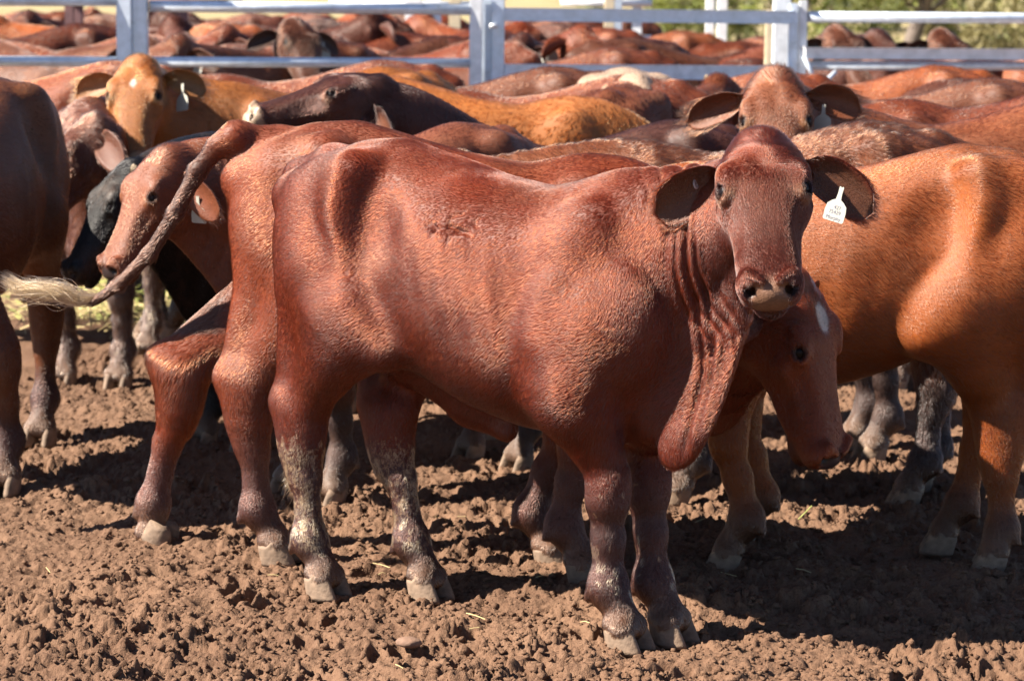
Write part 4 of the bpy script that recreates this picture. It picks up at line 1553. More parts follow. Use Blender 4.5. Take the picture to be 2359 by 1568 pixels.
tree(1545, 62, 3.6, 2.3, 0.10, 'leaf_bright', 'bright green bushy tree above the left half of the gate', 1, 0, -0.05, 6500)
tree(1700, 66, 4.2, 2.6, 0.12, 'leaf_dark', 'olive green tree above the right half of the gate', 2, 0, -0.05, 6500)
tree(1905, 58, 3.8, 2.4, 0.12, 'leaf_bright', 'yellow-green tree just right of the tall gateway post', 3, 0, -0.08, 6500)
tree(2095, 48, 4.6, 2.2, 0.20, 'leaf_dark', 'dark tree with a thick forked trunk behind the right-hand rails', 4, 0.3, 0.16, 5200)
tree(2285, 56, 3.8, 2.4, 0.12, 'leaf_bright', 'pale green tree at the far right beyond the rails', 5, 0, -0.10, 6500)
tree(2460, 52, 3.6, 2.4, 0.12, 'leaf_dark', 'olive tree at the right-hand edge of the paddock', 6, 0, -0.10, 6500)
tree(2190, 76, 4.6, 3.6, 0.16, 'leaf_dry', 'dry yellowish tree filling the gap behind the forked trunk', 7, 0, -0.10, 7500)
tree(2010, 80, 5.0, 3.6, 0.16, 'leaf_bright', 'tall green tree set back behind the yellow-green one', 8, 0, -0.08, 7500)
tree(2380, 42, 1.7, 1.4, 0.05, 'leaf_dry', 'low dry bush beneath the pale green tree', 9, 0, -0.05, 3000, 'dry_bush')
tree(1380, 105, 5.5, 4.0, 0.2, 'leaf_dry', 'distant dry tree rising behind the rusty cream post', 10, 0, -0.05, 6000)
tree(1180, 120, 5.5, 4.5, 0.2, 'leaf_dark', 'distant dark tree behind the gate latch', 11, 0, -0.05, 6000)
print('trees', time.time() - T0)
# ------------------------------------------------------------------ ear tags
def tag_mesh(kind='flag'):
    """flat plastic ear tag in x (width) / z (down negative), facing -y; stud at the origin"""
    bm = bmesh.new()
    out = [(-0.006, 0.004), (-0.0035, 0.0065), (0.0, 0.003), (0.0035, 0.0065), (0.006, 0.004), (0.0055, -0.012), (0.007, -0.026), (0.016, -0.031), (0.026, -0.040), (0.0285, -0.055),
           (0.0285, -0.076), (0.0255, -0.080), (-0.0255, -0.080), (-0.0285, -0.076), (-0.0285, -0.055), (-0.026, -0.040), (-0.016, -0.031), (-0.007, -0.026), (-0.0055, -0.012)]
    f = bm.faces.new([bm.verts.new((x, -0.0009, z)) for x, z in out])
    r = bmesh.ops.extrude_face_region(bm, geom=[f])
    for v in r['geom']:
        if isinstance(v, bmesh.types.BMVert):
            v.co.y += 0.0018
    bmesh.ops.recalc_face_normals(bm, faces=bm.faces)
    me = bpy.data.meshes.new('ear_tag')
    bm.to_mesh(me)
    bm.free()
    me.materials.append(MAT['tag_plastic'])
    return me


def button_mesh():
    bm = bmesh.new()
    seg = 24
    rings = [(0.0045, 0.0), (0.0045, 0.003), (0.011, 0.0035), (0.0125, 0.002), (0.0125, 0.0)]
    vs = [[bm.verts.new((math.cos(k * 2 * math.pi / seg) * r, -h, math.sin(k * 2 * math.pi / seg) * r)) for k in range(seg)] for r, h in rings]
    for i in range(len(rings) - 1):
        for k in range(seg):
            bm.faces.new((vs[i][k], vs[i][(k + 1) % seg], vs[i + 1][(k + 1) % seg], vs[i + 1][k]))
    bmesh.ops.recalc_face_normals(bm, faces=bm.faces)
    me = bpy.data.meshes.new('ear_button')
    bm.to_mesh(me)
    bm.free()
    me.materials.append(MAT['tag_button'])
    return me


TAG, BUTTON = tag_mesh(), button_mesh()


def text_mesh(txt, size):
    cu = bpy.data.curves.new('lettering', 'FONT')
    cu.body = txt
    cu.size = size
    cu.align_x = 'CENTER'
    o = bpy.data.objects.new('lettering', cu)
    COL.objects.link(o)
    dg = bpy.context.evaluated_depsgraph_get()
    me = bpy.data.meshes.new_from_object(o.evaluated_get(dg))
    bpy.data.objects.remove(o)
    me.materials.clear()
    me.materials.append(MAT['tag_ink'])
    return me


def hang_tag(root, info, ear, along=0.45, across=0.0, mesh=None, scale=1.0, roll=0.0, text=None, name='ear_tag', off=0.012, normal=None, droop=(0, 0, -1), at=None):
    """fix a tag to the front of an ear; ear 0 = its left, 1 = its right"""
    rt, ax, fc, L, W = info['ears'][ear]
    wv = np.cross(fc, ax)
    p = rt + ax * L * along + wv * W * across + fc * off
    if at is not None:
        p = np.asarray(at)
    nrm = unit(fc if normal is None else normal)
    dn = np.asarray(droop, float)
    dn = unit(dn - nrm * (dn @ nrm))
    xx = np.cross(nrm, dn)
    # columns: x width, y = -facing, z up
    M = Matrix((xx, -nrm, -dn)).transposed().to_4x4()
    M = Matrix.Translation(Vector(p)) @ M @ Matrix.Rotation(roll, 4, 'Y') @ Matrix.Scale(scale, 4)
    o = link(name, mesh or TAG, root)
    o.matrix_local = M
    if text:
        for t, sz, x, z in text:
            lo = link('lettering', text_mesh(t, sz), o)
            lo.location = (x, -0.0014, z)
            lo.rotation_euler = (math.radians(90), 0, 0)
    return o


def bud_mesh():
    bm = bmesh.new()
    bmesh.ops.create_cone(bm, cap_ends=True, segments=12, radius1=0.018, radius2=0.008, depth=0.035)
    bmesh.ops.bevel(bm, geom=list(bm.edges), offset=0.004, segments=2, affect='EDGES')
    for f in bm.faces:
        f.smooth = True
    me = bpy.data.meshes.new('horn_bud')
    bm.to_mesh(me)
    bm.free()
    me.materials.append(MAT['horn_bud'])
    return me


BUD = bud_mesh()


def to_local(p, c, heading, scale=1.0):
    dx, dy = p[0] - c[0], p[1] - c[1]
    ch, sh = math.cos(heading), math.sin(heading)
    return np.array(((dx * ch + dy * sh) / scale, (-dx * sh + dy * ch) / scale, (p[2] - c[2]) / scale))


def dir_local(d, heading):
    ch, sh = math.cos(heading), math.sin(heading)
    return np.array((d[0] * ch + d[1] * sh, -d[0] * sh + d[1] * ch, d[2]))


class Frame:
    """local coordinates of an animal from photograph pixels"""
    def __init__(self, c, deg, scale=1.0):
        self.c, self.h, self.s = (c[0], c[1], 0.0 if len(c) < 3 else c[2]), math.radians(deg), scale

    def hoof(self, u, v):
        return tuple(to_local(on_ground(u, v), self.c, self.h, self.s)[:2])

    def at(self, u, v, y):
        return tuple(to_local(at_depth(u, v, y), self.c, self.h, self.s))

    def dir(self, *d):
        return dir_local(d, self.h)


def steer(fr, pose, h, ears, paintkw, label, group=None, hair=0, folds=0.004, wool=0.0, hairkw=None, ear_scale=1.0, name='steer', eyes=True):
    V, Q, info = build_body(pose, h)
    V = relief(V, Q, info, folds=folds, wool=wool, seed=int(abs(fr.c[0]) * 100))
    V, Q = add_ears(V, Q, info, ears, ear_scale)
    asm = assemble(name + '_body', V, Q, info, paintkw)
    root = make_steer(asm, fr.c, fr.h, fr.s, eyes=eyes, name=name)
    tag(root, label, 'steer', group)
    if hair:
        coat_hair(asm, hair, root, **(hairkw or {}))
    return root, asm


def tuft(root, pts, n, length, col0, col1, spread, seed, name='tail_switch', curl=0.3):
    """long hair at the end of a tail; pts = centre line the strands follow"""
    rng = np.random.default_rng(seed)
    C = np.array(pts, float)
    k = 8
    ts = np.linspace(0, 1, len(C))
    P = np.zeros((n, k, 3))
    st = rng.uniform(0.0, 0.45, n)
    en = np.clip(st + rng.uniform(0.35, 0.7, n), 0, 1)
    off = rng.normal(0, 1, (n, 3)) * spread
    wob = rng.normal(0, 1, (n, 3)) * spread * curl
    for i in range(k):
        u = i / (k - 1)
        t = st + (en - st) * u
        c = np.stack([np.interp(t, ts, C[:, a]) for a in range(3)], 1)
        fan = (0.25 + 0.9 * np.sin(np.clip(t * 1.15, 0, 1) * math.pi * 0.75))[:, None]
        P[:, i] = c + off * fan + wob * math.sin(u * 5)
    mixv = rng.random((n, 1)) * 0.5 + (st + 0.5 * (en - st))[:, None] * 0.6
    col = np.array(col0) * (1 - np.clip(mixv, 0, 1)) + np.array(col1) * np.clip(mixv, 0, 1)
    return curves_obj(name, P, 0.0006 * np.array([1, 1, 1, 1, 0.9, 0.8, 0.6, 0.2]), col, root)


RED = (0.080, 0.0125, 0.0034)
ORANGE = (0.165, 0.043, 0.0095)
REDORANGE = (0.25, 0.066, 0.022)
DARK = (0.042, 0.014, 0.0095)
BLACKISH = (0.003, 0.0026, 0.003)
EARS = (EAR_OUT, EAR_OUT)

# ------------------------------------------------------------------ the front animal, head turned to the camera
A = Frame((-0.085, 6.19), -36)
heroroot, hero = steer(A, dict(
    legs={'fr': A.hoof(1425, 1478), 'fl': A.hoof(1528, 1462), 'hr': A.hoof(735, 1358), 'hl': A.hoof(970, 1362)},
    poll=A.at(1750, 332, 5.72), head_dir=A.dir(0.0, -0.70, -0.71), head_up=A.dir(-0.10, -0.71, 0.70), head_scale=1.0,
    neck_base_dir=(0.8, 0, 0.45), neck_end_dir=A.dir(0.5, -0.35, 0.6),
    dewlap=[A.at(1732, 680, 5.72), A.at(1675, 845, 5.70), A.at(1618, 960, 5.70), A.at(1550, 1045, 5.74)],
    sheath=1.0, scar=A.at(1085, 515, 6.05),
    creases=[([A.at(u, v, 5.72) for u, v in pl], w, d) for pl, w, d in (
        (((1586, 455), (1600, 620), (1632, 860)), 0.008, 0.011), (((1562, 500), (1566, 640), (1584, 760)), 0.006, 0.006),
        (((1616, 520), (1638, 660), (1662, 760)), 0.007, 0.008), (((1530, 470), (1534, 560), (1540, 640)), 0.010, 0.004), (((1640, 800), (1618, 920), (1580, 1050)), 0.010, 0.008), (((1668, 760), (1655, 870), (1628, 990)), 0.008, 0.006))], tail=[(-0.60, 0.0, 1.09), (-0.655, 0.02, 0.98), (-0.66, 0.03, 0.75), (-0.64, 0.03, 0.5), (-0.63, 0.03, 0.40)]),
    0.0065, ((0.42, 1.0, -0.22, 0.40, -0.10, 0.9, 0.185, 0.125, 0.85), (0.28, 1.0, -0.16, 0.30, -1.7, 0.8, 0.17, 0.135, 0.95)),
    dict(base=RED, legs=(0.046, 0.0175, 0.0135), ear_in=(0.07, 0.027, 0.014), face=(0.060, 0.0115, 0.0050), muzzle=(0.125, 0.064, 0.038), mud=0.66, mud_front=0.62, leg_top=0.44, pale_eye=(0.10, 0.034, 0.015)),
    'dark red steer looking at the camera, white ear tag, dried mud flaked on its legs', hair=520000, folds=0.009, hairkw=dict(rad=0.00032))
hang_tag(heroroot, hero['info'], 0, 0.42, -0.12, scale=0.95, roll=0.22, normal=A.dir(-0.55, -0.83, 0.12), at=A.at(1938, 436, 5.535),
         text=[('427', 0.013, 0.004, -0.050), ('75429', 0.013, 0.0, -0.062), ('Murphy', 0.013, 0.0, -0.076)], off=0.02)
hang_tag(heroroot, hero['info'], 1, 0.50, 0.0, BUTTON, 0.95, name='ear_button', off=0.016)
tuft(heroroot, [(-0.63, 0.03, 0.42), (-0.645, 0.04, 0.33), (-0.66, 0.05, 0.26), (-0.70, 0.06, 0.21)], 900, 0.2, (0.14, 0.07, 0.035), (0.42, 0.30, 0.16), 0.012, 3, curl=0.8)
print('hero', time.time() - T0)

# ------------------------------------------------------------------ the one behind it swinging its tail, head low
Bf = Frame((-0.19, 6.80), -13, 1.02)
_hk = Bf.at
Broot, Basm = steer(Bf, dict(
    legs={'hr': Bf.hoof(620, 1282), 'hl': Bf.hoof(345, 1258), 'fr': Bf.hoof(1325, 1325), 'fl': Bf.hoof(1250, 1290)},
    over={'hl': dict(stifle=(-0.36, 0.16, 0.72), hock=_hk(420, 880, 6.95), fet=_hk(352, 1160, 6.97), cor=_hk(350, 1215, 6.96), hoof=_hk(352, 1245, 6.95), hoof_rot=(0, 0.75, 0))},
    poll=Bf.at(1822, 650, 6.14), head_dir=Bf.dir(0.22, -0.10, -0.95), head_up=Bf.dir(0.78, -0.58, 0.20), head_scale=1.0,
    neck_base_dir=(1.0, 0, 0.0), neck_end_dir=Bf.dir(0.75, -0.25, -0.35),
    dewlap=[Bf.at(1700, 900, 6.35), Bf.at(1650, 980, 6.4), Bf.at(1560, 1000, 6.4), (0.60, 0, 0.52)],
    tail=[Bf.at(545, 318, 6.86), Bf.at(500, 340, 6.86), Bf.at(455, 395, 6.87), Bf.at(405, 490, 6.88), Bf.at(345, 585, 6.9), Bf.at(275, 655, 6.92), Bf.at(215, 695, 6.93)],
    tail_r=[0.036, 0.025, 0.019, 0.013]),
    0.0075, ((0.05, 1.0, -0.3, 0.3, 0.0, 0.9, 0.16, 0.12, 0.7), (0.05, 1.0, -0.3, 0.3, 0.0, 0.9, 0.16, 0.12, 0.7)),
    dict(base=(0.105, 0.0215, 0.0070), legs=(0.06, 0.022, 0.016), ear_in=(0.08, 0.034, 0.02), leg_top=0.36, mud=0.12, muzzle=(0.03, 0.02, 0.02), tail_col=(0.05, 0.021, 0.014), blaze=[(0.10, 0.0, 0.030, 0.020), (0.030, 0.03, 0.022, 0.010)]),
    'red-brown steer flicking its pale-tipped tail, its low head starred with white', hair=300000)
tuft(Broot, [Bf.at(235, 680, 6.93), Bf.at(190, 692, 6.93), Bf.at(140, 672, 6.94), Bf.at(90, 668, 6.95), Bf.at(45, 662, 6.96), Bf.at(5, 640, 6.97)], 800, 0.3, (0.05, 0.026, 0.018), (0.30, 0.19, 0.10), 0.010, 4, curl=0.9)
print('B', time.time() - T0)

# ------------------------------------------------------------------ orange animal at the right, facing left
Cf = Frame((1.02, 6.86), 170, 0.985)
Croot, Casm = steer(Cf, dict(
    legs={'hl': Cf.hoof(2300, 1308), 'hr': (-0.25, -0.16), 'fl': Cf.hoof(1690, 1300), 'fr': (0.34, -0.13)},
    over={'hl': dict(stifle=(-0.20, 0.16, 0.72), hock=Cf.at(2300, 985, 6.73), fet=Cf.at(2308, 1220, 6.72))},
    poll=(0.80, -0.34, 1.06), head_dir=(0.3, -0.7, -0.6), head_up=(0.4, -0.4, 0.8), neck_end_dir=(0.5, -0.6, 0.2), waist=0.12, belly=0.02, fat=1.04),
    0.0085, EARS, dict(base=ORANGE, legs=(0.07, 0.029, 0.016), leg_top=0.24, mud=0.1, ear_in=(0.12, 0.05, 0.025)),
    'orange-tan steer side-on at the right, its flank crossed by deep shadow', hair=260000)
print('C', time.time() - T0)

# ------------------------------------------------------------------ shaggy brown one facing left behind the first two
Df_ = Frame((0.86, 7.80), 180, 1.0)
Droot, Dasm = steer(Df_, dict(poll=(1.04, 0.0, 1.06), head_dir=(0.75, 0, -0.66), head_up=(0.66, 0, 0.75), legs={'hl': (-0.44, 0.13), 'hr': (-0.52, -0.13), 'fl': (0.30, 0.12), 'fr': (0.42, -0.12)}),
    0.011, EARS, dict(base=(0.088, 0.026, 0.010), legs=(0.03, 0.018, 0.016), leg_top=0.5),
    'shaggy brown steer whose woolly back shows between the two front steers and the dark one', hair=150000, wool=0.003,
    hairkw=dict(length=0.020, wool=0.22, rad=0.0005, lift=0.3))

# dark brown one in profile with a pale muzzle
Gf = Frame((0.34, 9.05), 193, 0.965)
Groot, Gasm = steer(Gf, dict(poll=Gf.at(868, 200, 8.72), head_dir=Gf.dir(-0.94, -0.20, -0.24), head_up=Gf.dir(-0.16, -0.22, 0.93), head_scale=1.08, neck_end_dir=Gf.dir(-0.9, -0.2, -0.05)),
    0.0095, ((0.0, 0.75, -0.75, 0.5, 0.5, 0.55, 0.21, 0.14, 0.7), EAR_OUT),
    dict(base=DARK, legs=(0.025, 0.014, 0.013), muzzle=(0.27, 0.19, 0.13), muzzle_wide=0.40, pale_eye=(0.14, 0.06, 0.035), ear_in=(0.09, 0.031, 0.015)),
    'dark brown steer in left profile with a pale pinkish muzzle resting behind the rumps', hair=140000, hairkw=dict(length=0.016, ear_len=0.045, poll_len=0.035, rad=0.0004))
hang_tag(Groot, Gasm['info'], 0, 0.35, -0.45)
print('G', time.time() - T0)

# orange-faced one looking at the camera
Ff = Frame((-0.80, 10.55), 222, 1.10)
Froot, Fasm = steer(Ff, dict(poll=Ff.at(322, 148, 9.95), head_dir=Ff.dir(-0.02, -0.55, -0.83), head_up=Ff.dir(-0.08, -0.83, 0.55), head_scale=0.95, neck_end_dir=Ff.dir(-0.3, -0.7, 0.5)),
    0.0095, ((-0.05, 1.0, -0.15, 0.5, -0.2, 0.85, 0.165, 0.115, 0.95), (0.0, 1.0, -0.2, 0.5, -0.6, 0.85, 0.18, 0.115, 0.95)),
    dict(base=(0.205, 0.068, 0.0155), legs=(0.09, 0.04, 0.024), muzzle=(0.30, 0.20, 0.125), muzzle_wide=0.42, pale_eye=(0.32, 0.155, 0.058), ear_in=(0.2, 0.09, 0.035), blaze=[(0.13, 0.0, 0.018, 0.012)]),
    'golden-orange faced steer standing tall before the double posts with a scarred forehead', hair=110000, hairkw=dict(rad=0.0004, ear_len=0.035))
hang_tag(Froot, Fasm['info'], 0, 0.55, -0.2, scale=1.2, roll=-0.15, normal=Ff.dir(-0.7, -0.7, 0.15), off=0.04)

# brown-faced one looking over the front animal's head
Hf = Frame((1.72, 8.75), 196, 1.06)
Hroot, Hasm = steer(Hf, dict(poll=Hf.at(1785, 180, 8.32), head_dir=Hf.dir(-0.02, -0.52, -0.85), head_up=Hf.dir(-0.10, -0.85, 0.52), head_scale=1.06, neck_end_dir=Hf.dir(-0.6, -0.5, 0.3)),
    0.0095, ((-0.02, 1.0, -0.12, 0.45, -0.3, 0.85, 0.17, 0.115, 0.95), (0.10, 1.0, -0.2, 0.45, -0.7, 0.85, 0.18, 0.105, 0.95)),
    dict(base=(0.135, 0.042, 0.0175), legs=(0.035, 0.02, 0.017), pale_eye=(0.2, 0.088, 0.036), ear_in=(0.10, 0.031, 0.013)),
    'tan-brown steer peering over the front steer with a broad curly forehead and white tag', hair=130000, hairkw=dict(rad=0.0004, ear_len=0.04, poll_len=0.03, length=0.016))
hang_tag(Hroot, Hasm['info'], 0, 0.42, -0.25, scale=1.0, normal=Hf.dir(-0.45, -0.9, 0.15), off=0.05)

# the dark rump at the left edge, seen from in front along its shaded side
Ef = Frame((-1.90, 8.20), -98, 1.09)
Eroot, Easm = steer(Ef, dict(poll=(0.98, -0.15, 1.2), legs={'hl': Ef.hoof(98, 1012), 'hr': (-0.44, -0.14), 'fl': Ef.hoof(12, 1122), 'fr': (0.36, -0.12)}, belly=0.04, fat=1.08),
    0.011, EARS, dict(base=(0.095, 0.032, 0.0125), legs=(0.04, 0.017, 0.014), leg_top=0.3),
    'brown steer cut off by the left border, its ribbed shaded side towards the others', hair=110000, hairkw=dict(rad=0.0004))

# two heads low at the left: black one and its brown neighbour
If = Frame((-0.80, 8.95), 238, 0.98)
Iroot, Iasm = steer(If, dict(poll=If.at(300, 395, 8.15), head_dir=If.dir(-0.44, -0.30, -0.85), head_up=If.dir(-0.72, -0.45, 0.53), head_scale=0.92, neck_end_dir=If.dir(-0.5, -0.8, -0.3)),
    0.0105, EARS, dict(base=BLACKISH, legs=BLACKISH, muzzle=(0.012, 0.010, 0.012)),
    'black steer with its head lowered beside the tail-flicker, showing a stubby horn', hair=60000, hairkw=dict(rad=0.0004))
_b = link('horn_bud', BUD, Iroot, loc=Iasm['info']['O'] + Iasm['info']['HA'] @ np.array((0.0, 0.07, 0.02)))
Jf = Frame((-0.36, 8.0), 228, 0.98)
Jroot, Jasm = steer(Jf, dict(poll=Jf.at(385, 362, 7.45), head_dir=Jf.dir(-0.40, -0.30, -0.87), head_up=Jf.dir(-0.70, -0.60, 0.40), head_scale=0.90, neck_end_dir=Jf.dir(-0.5, -0.7, -0.2)),
    0.009, ((0.3, 0.8, -0.5, 0.5, 0.3, 0.7, 0.18, 0.12, 0.7), EAR_OUT), dict(base=(0.11, 0.033, 0.0155), legs=(0.035, 0.02, 0.017), muzzle=(0.02, 0.013, 0.013), pale_eye=(0.14, 0.05, 0.024)),
    'brown steer whose drooped face is crossed by the flicking tail', hair=90000)
hang_tag(Jroot, Jasm['info'], 0, 0.5, -0.2)
Kf = Frame((-1.65, 10.50), 258, 1.05)
Kroot, Kasm = steer(Kf, dict(poll=Kf.at(215, 285, 9.55), head_dir=Kf.dir(-0.50, -0.30, -0.82), head_up=Kf.dir(-0.75, -0.3, 0.6), legs={'hl': (-0.44, 0.13), 'hr': (-0.52, -0.13), 'fr': Kf.hoof(150, 880), 'fl': Kf.hoof(278, 885)}),
    0.012, ((0.2, 0.9, -0.3, 0.3, 0.3, 0.8, 0.2, 0.13, 0.7), EAR_OUT), dict(base=(0.075, 0.027, 0.016), legs=(0.065, 0.04, 0.032), mud=0.5, leg_top=0.6),
    'woolly dark brown steer with muddy shins behind the shaded one at the left', hair=80000, wool=0.003, hairkw=dict(length=0.024, wool=0.4, rad=0.0005))
print('near herd', time.time() - T0)

# ------------------------------------------------------------------ the rest of the herd, from a few bodies
def stock(pose, h=0.016, ears=EARS):
    V, Q, info = build_body(pose, h, face_detail=True)
    V = relief(V, Q, info, folds=0.004)
    V, Q = add_ears(V, Q, info, ears)
    asm = assemble('herd_body', V, Q, info, dict(base=(0.105, 0.0255, 0.0085), legs=(0.024, 0.018, 0.016), muzzle=(0.14, 0.085, 0.058), ear_in=(0.05, 0.019, 0.011), pale_eye=(0.17, 0.068, 0.03)))
    tmp = link('coat', None)
    c = coat_hair(asm, 45000, tmp, length=0.018, rad=0.0008, lift=0.3)
    asm['hair'] = c.data
    bpy.data.objects.remove(c)
    bpy.data.objects.remove(tmp)
    return asm


STOCK = {
    'low': stock(dict(poll=(0.98, 0.05, 0.86), head_dir=(0.35, 0, -0.93), head_up=(0.93, 0, 0.35))),
    'level': stock(dict(poll=(1.02, 0.0, 1.20), head_dir=(0.72, 0, -0.68), head_up=(0.68, 0, 0.72))),
    'left': stock(dict(poll=(0.84, 0.24, 1.26), head_dir=(0.15, 0.70, -0.70), head_up=(0.1, 0.70, 0.70), neck_end_dir=(0.6, 0.5, 0.6))),
    'right': stock(dict(poll=(0.84, -0.24, 1.26), head_dir=(0.15, -0.70, -0.70), head_up=(0.1, -0.70, 0.70), neck_end_dir=(0.6, -0.5, 0.6))),
}
print('stock', time.time() - T0)
TONE = {'red': (0.95, 0.85, 0.85), 'orange': (1.5, 1.55, 1.15), 'gold': (2.3, 3.2, 2.4), 'dark': (0.45, 0.45, 0.6), 'brown': (0.8, 0.95, 1.1), 'white': (2.6, 7.5, 16.0), 'black': (0.09, 0.16, 0.4), 'rust': (1.15, 1.0, 0.8)}


def herd(u, v, y, deg, kind, tone, label, group, tagged=None, k=1.0):
    """place by the pixel of the middle of the back; its height follows from how far off it stands"""
    p = at_depth(u, v, y)
    g = float(terrain(p.x, y))
    sc = min(max((p.z - g) / 1.185, 0.92), 1.22)
    a = STOCK[kind]
    root = make_steer(a, (p.x, y, g), math.radians(deg), sc, color=tuple(c * k for c in TONE[tone]))
    tag(root, label, 'steer', group)
    hr = link('coat', a['hair'], root)
    hr.color = (*[c * k for c in TONE[tone]], 1)
    if tagged is not None:
        hang_tag(root, a['info'], tagged, 0.45, -0.1, scale=1.1)
    return root


G1 = 'steers packed between the front animals and the steel fence'
G2 = 'steers in the pens behind the steel fence'
herd(735, 150, 11.9, 178, 'low', 'red', 'red steer whose long back runs just under the pipe rail left of the gate', G1)
herd(120, 152, 11.6, 172, 'low', 'rust', 'rusty steer directly behind the orange-faced one, back under the rail', G1)
herd(1065, 193, 10.15, 4, 'low', 'gold', 'golden-yellow steer, palest coat behind the dark profile head', G1)
herd(1120, 166, 11.3, 186, 'low', 'brown', 'brown steer standing below the gate latch behind the golden one', G1)
herd(1290, 184, 10.9, 168, 'low', 'red', 'red-brown steer with a rounded rump beside the white one', G1)
herd(1405, 166, 11.3, 100, 'low', 'white', 'white roan steer in front of the gate, the only white back', G1)
r_ = herd(1490, 205, 10.9, 68, 'level', 'brown', 'dull brown steer facing away with a horn stub on its raised poll', G1)
link('horn_bud', BUD, r_, loc=STOCK['level']['info']['O'] + STOCK['level']['info']['HA'] @ np.array((0.0, 0.06, 0.02)))
herd(1640, 172, 12.4, 176, 'low', 'rust', 'steer with an orange back close under the gate hinge', G1)
herd(2020, 162, 12.6, 182, 'low', 'orange', 'bright orange steer under the bright middle rail beyond the hinge', G1)
herd(2130, 192, 11.3, 176, 'low', 'brown', 'brown steer with a dark rump in front of the bright orange one', G1)
herd(2330, 205, 10.3, 184, 'low', 'red', 'pinkish red steer at the right border behind the tan-brown one', G1)
herd(2440, 162, 12.3, 170, 'low', 'dark', 'dark steer by the right-hand rails at the border', G1)
herd(480, 215, 12.6, 190, 'level', 'dark', 'dark red steer half hidden behind the orange-faced one at the rail', G1)
# behind the fence
far = [
    (70, 62, 16.2, 205, 'left', 'red'), (215, 88, 15.6, 160, 'level', 'red'), (40, 96, 15.3, 320, 'level', 'brown'), (390, 55, 17.4, 178, 'level', 'orange'),
    (560, 66, 17.6, 318, 'left', 'dark'), (430, 110, 15.4, 175, 'low', 'red'), (610, 82, 16.6, 150, 'right', 'dark'), (700, 104, 15.4, 236, 'level', 'brown'),
    (640, 45, 19.5, 170, 'right', 'dark'), (780, 52, 20.2, 182, 'level', 'dark'), (850, 84, 16.9, 222, 'level', 'red'), (930, 92, 16.0, 215, 'left', 'brown'),
    (1010, 100, 15.7, 150, 'level', 'red'), (1040, 72, 18.2, 228, 'left', 'rust'), (880, 60, 21.0, 12, 'level', 'red'), (1240, 92, 16.2, 8, 'low', 'dark'),
    (1300, 118, 15.4, 182, 'low', 'rust'), (1290, 72, 18.6, 200, 'right', 'rust'), (1440, 100, 17.0, 232, 'level', 'dark'), (1560, 100, 15.9, 14, 'right', 'brown'),
    (1690, 108, 16.0, 200, 'right', 'red'), (1660, 92, 18.8, 172, 'level', 'rust'), (1800, 105, 17.6, 8, 'low', 'rust'), (1905, 120, 15.8, 176, 'low', 'dark'),
    (1995, 88, 17.4, 265, 'level', 'dark'), (2080, 125, 15.9, 190, 'low', 'dark'), (2230, 116, 16.2, 318, 'right', 'orange'), (2330, 112, 17.0, 215, 'left', 'brown'),
    (1200, 60, 21.5, 178, 'level', 'dark'), (1480, 78, 21.0, 186, 'low', 'orange'), (2180, 108, 19.0, 10, 'low', 'brown'), (300, 45, 20.0, 240, 'level', 'dark'),
    (150, 40, 21.0, 172, 'level', 'brown'), (2400, 108, 19.5, 178, 'low', 'rust'),
    (-20, 30, 24.0, 184, 'low', 'red'), (90, 26, 25.5, 175, 'level', 'rust'), (230, 30, 24.2, 8, 'low', 'brown'), (370, 27, 25.0, 250, 'left', 'orange'), (500, 30, 24.0, 178, 'level', 'red'),
    (620, 26, 26.0, 186, 'low', 'rust'), (740, 30, 24.6, 290, 'level', 'brown'), (860, 28, 25.4, 174, 'low', 'brown'), (980, 32, 24.4, 240, 'level', 'rust'), (1110, 30, 25.6, 180, 'low', 'red'), (1230, 36, 24.8, 176, 'low', 'rust'), (1350, 42, 25.0, 184, 'low', 'brown'),
]
NAMES = {'red': 'red', 'orange': 'orange', 'dark': 'dark brown', 'brown': 'dull brown', 'rust': 'rust-coloured', 'gold': 'golden', 'black': 'black'}
POSES = {'low': 'back only', 'level': 'head level', 'left': 'head turned left', 'right': 'head turned right'}
for i, (u, v, y, deg, kind, tone) in enumerate(far):
    where = 'left of the double posts,' if u < 290 else 'between double posts and gate,' if u < 1110 else 'seen through the gate,' if u < 1830 else 'beyond the gate hinge,'
    row = 'close behind the rails' if y < 16.5 else 'deep in the pens' if y > 18.4 else 'in mid pen'
    herd(u, v, y, deg, kind, tone, '%s steer %s %s %s' % (NAMES[tone], row, where, POSES[kind]), G2,
         tagged=(0 if kind != 'low' else None), k=0.6 + 0.06 * (i * 7 % 11))
print('herd', time.time() - T0)

# ------------------------------------------------------------------ hay, straw and a stone
plain('straw', (0.38, 0.30, 0.14), 0.7, var=0.3, scale=40)
plain('straw_green', (0.28, 0.30, 0.08), 0.7, var=0.3, scale=40)
plain('stone', (0.15, 0.085, 0.055), 0.85, var=0.35, scale=30, bmp=0.6, bscale=60)


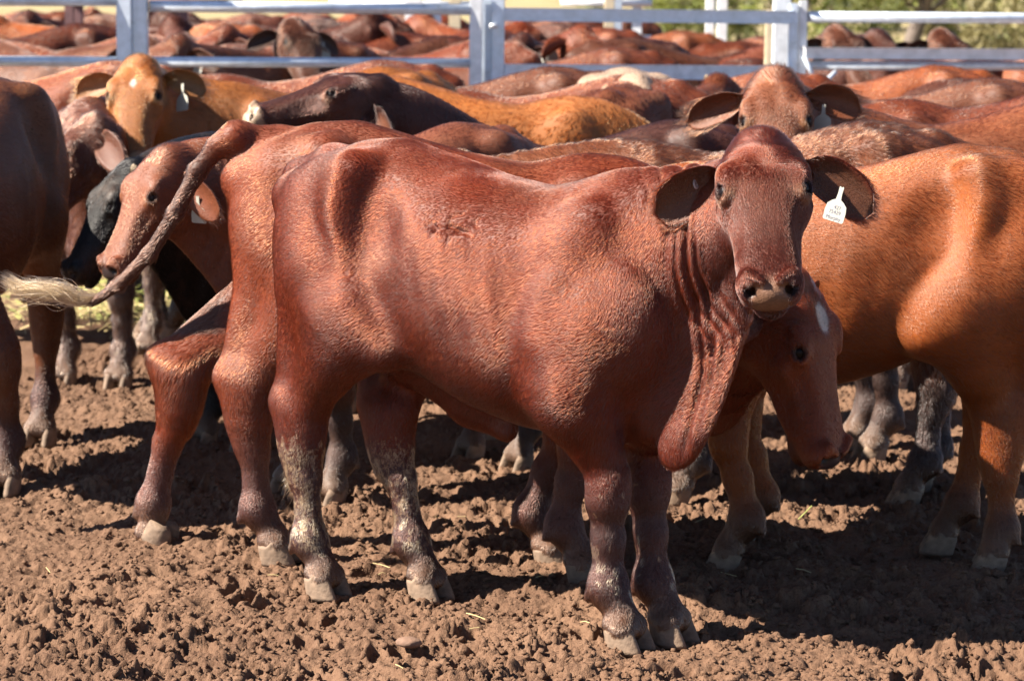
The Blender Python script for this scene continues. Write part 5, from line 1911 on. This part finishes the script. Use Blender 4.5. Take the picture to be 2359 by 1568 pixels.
def blades(n, cx, cy, rx, ry, seed, mat, lo=0.06, hi=0.22, lift=0.05, w0=0.002, w1=0.005):
    rng = np.random.default_rng(seed)
    V, Q = [], []
    for i in range(n):
        x, y = cx + rng.normal(0, rx), cy + rng.normal(0, ry)
        z = float(terrain(x, y)) + 0.01 + rng.random() * lift
        a = rng.uniform(0, 6.28)
        L, w = rng.uniform(lo, hi), rng.uniform(w0, w1)
        d = np.array((math.cos(a), math.sin(a), rng.normal(0, 0.25)))
        s = np.array((-math.sin(a), math.cos(a), 0)) * w
        up = np.array((0, 0, w))
        p0 = np.array((x, y, z))
        p1 = p0 + d * L * 0.5 + np.array((0, 0, 0.08 * L * rng.random()))
        p2 = p0 + d * L
        b = len(V)
        for p in (p0, p1, p2):
            V += [tuple(p - s), tuple(p + up), tuple(p + s)]
        for k in (0, 3):
            Q += [(b + k, b + k + 1, b + k + 4, b + k + 3), (b + k + 1, b + k + 2, b + k + 5, b + k + 4)]
    return mesh_np('hay', V, Q, MAT[mat], False)


_h = at_depth(300, 690, 12.6)
o = link('hay', blades(1300, -1.9, 12.6, 0.32, 0.4, 8, 'straw', 0.06, 0.26, 0.08))
tag(o, 'scattered pale hay stalks on the dirt behind the flicking tail', 'hay', kind='stuff')
o = link('green_hay', blades(700, -1.9, 12.7, 0.3, 0.35, 9, 'straw_green', 0.05, 0.2, 0.12))
tag(o, 'greenish hay mixed into the pale stalks by the fence', 'hay', kind='stuff')


o = link('straw_litter', blades(24, 0.0, 6.6, 0.9, 0.75, 21, 'straw', 0.02, 0.06, 0.008, 0.0011, 0.002))
tag(o, 'thin bits of straw trodden into the yard dirt', 'straw', kind='stuff')


def straw(u, v, du, dv, y, label, mat='straw_green', w=0.0022):
    a, b = at_depth(u, v, y), at_depth(u + du, v + dv, y - 0.03)
    o = link('straw_stalk', tube_mesh('straw_stalk', a, b, w, mat, 6))
    tag(o, label, 'straw')


straw(1812, 1222, 58, -58, 7.42, 'single green-yellow straw stalk leaning on the sunlit dirt strip')
straw(1190, 1512, 14, 26, 5.83, 'thin pale twig in the dirt in front of the forelegs', 'straw')
straw(1690, 1500, 62, 16, 5.85, 'dry straw beside the front steer\'s hooves', 'straw', 0.0016)


def stone(u, v, r, label, seed):
    rng = np.random.default_rng(seed)
    p = on_ground(u, v, 0.008)
    bm = bmesh.new()
    bmesh.ops.create_icosphere(bm, subdivisions=3, radius=1.0)
    for vt in bm.verts:
        q = np.array(vt.co[:])[None]
        k = 1 + 0.28 * float(vnoise(q + seed, 1.1, seed)[0]) + 0.1 * float(vnoise(q + seed, 3.0, seed)[0])
        vt.co = Vector((vt.co.x * 1.1, vt.co.y * 0.9, vt.co.z * 0.45)) * k * r
    for f in bm.faces:
        f.smooth = True
    me = bpy.data.meshes.new('stone')
    bm.to_mesh(me)
    bm.free()
    me.materials.append(MAT['stone'])
    o = link('stone', me, loc=p)
    tag(o, label, 'stone')


stone(943, 1478, 0.030, 'fist-sized reddish stone lying in the dirt before the hind hooves', 4)
print('done', time.time() - T0)
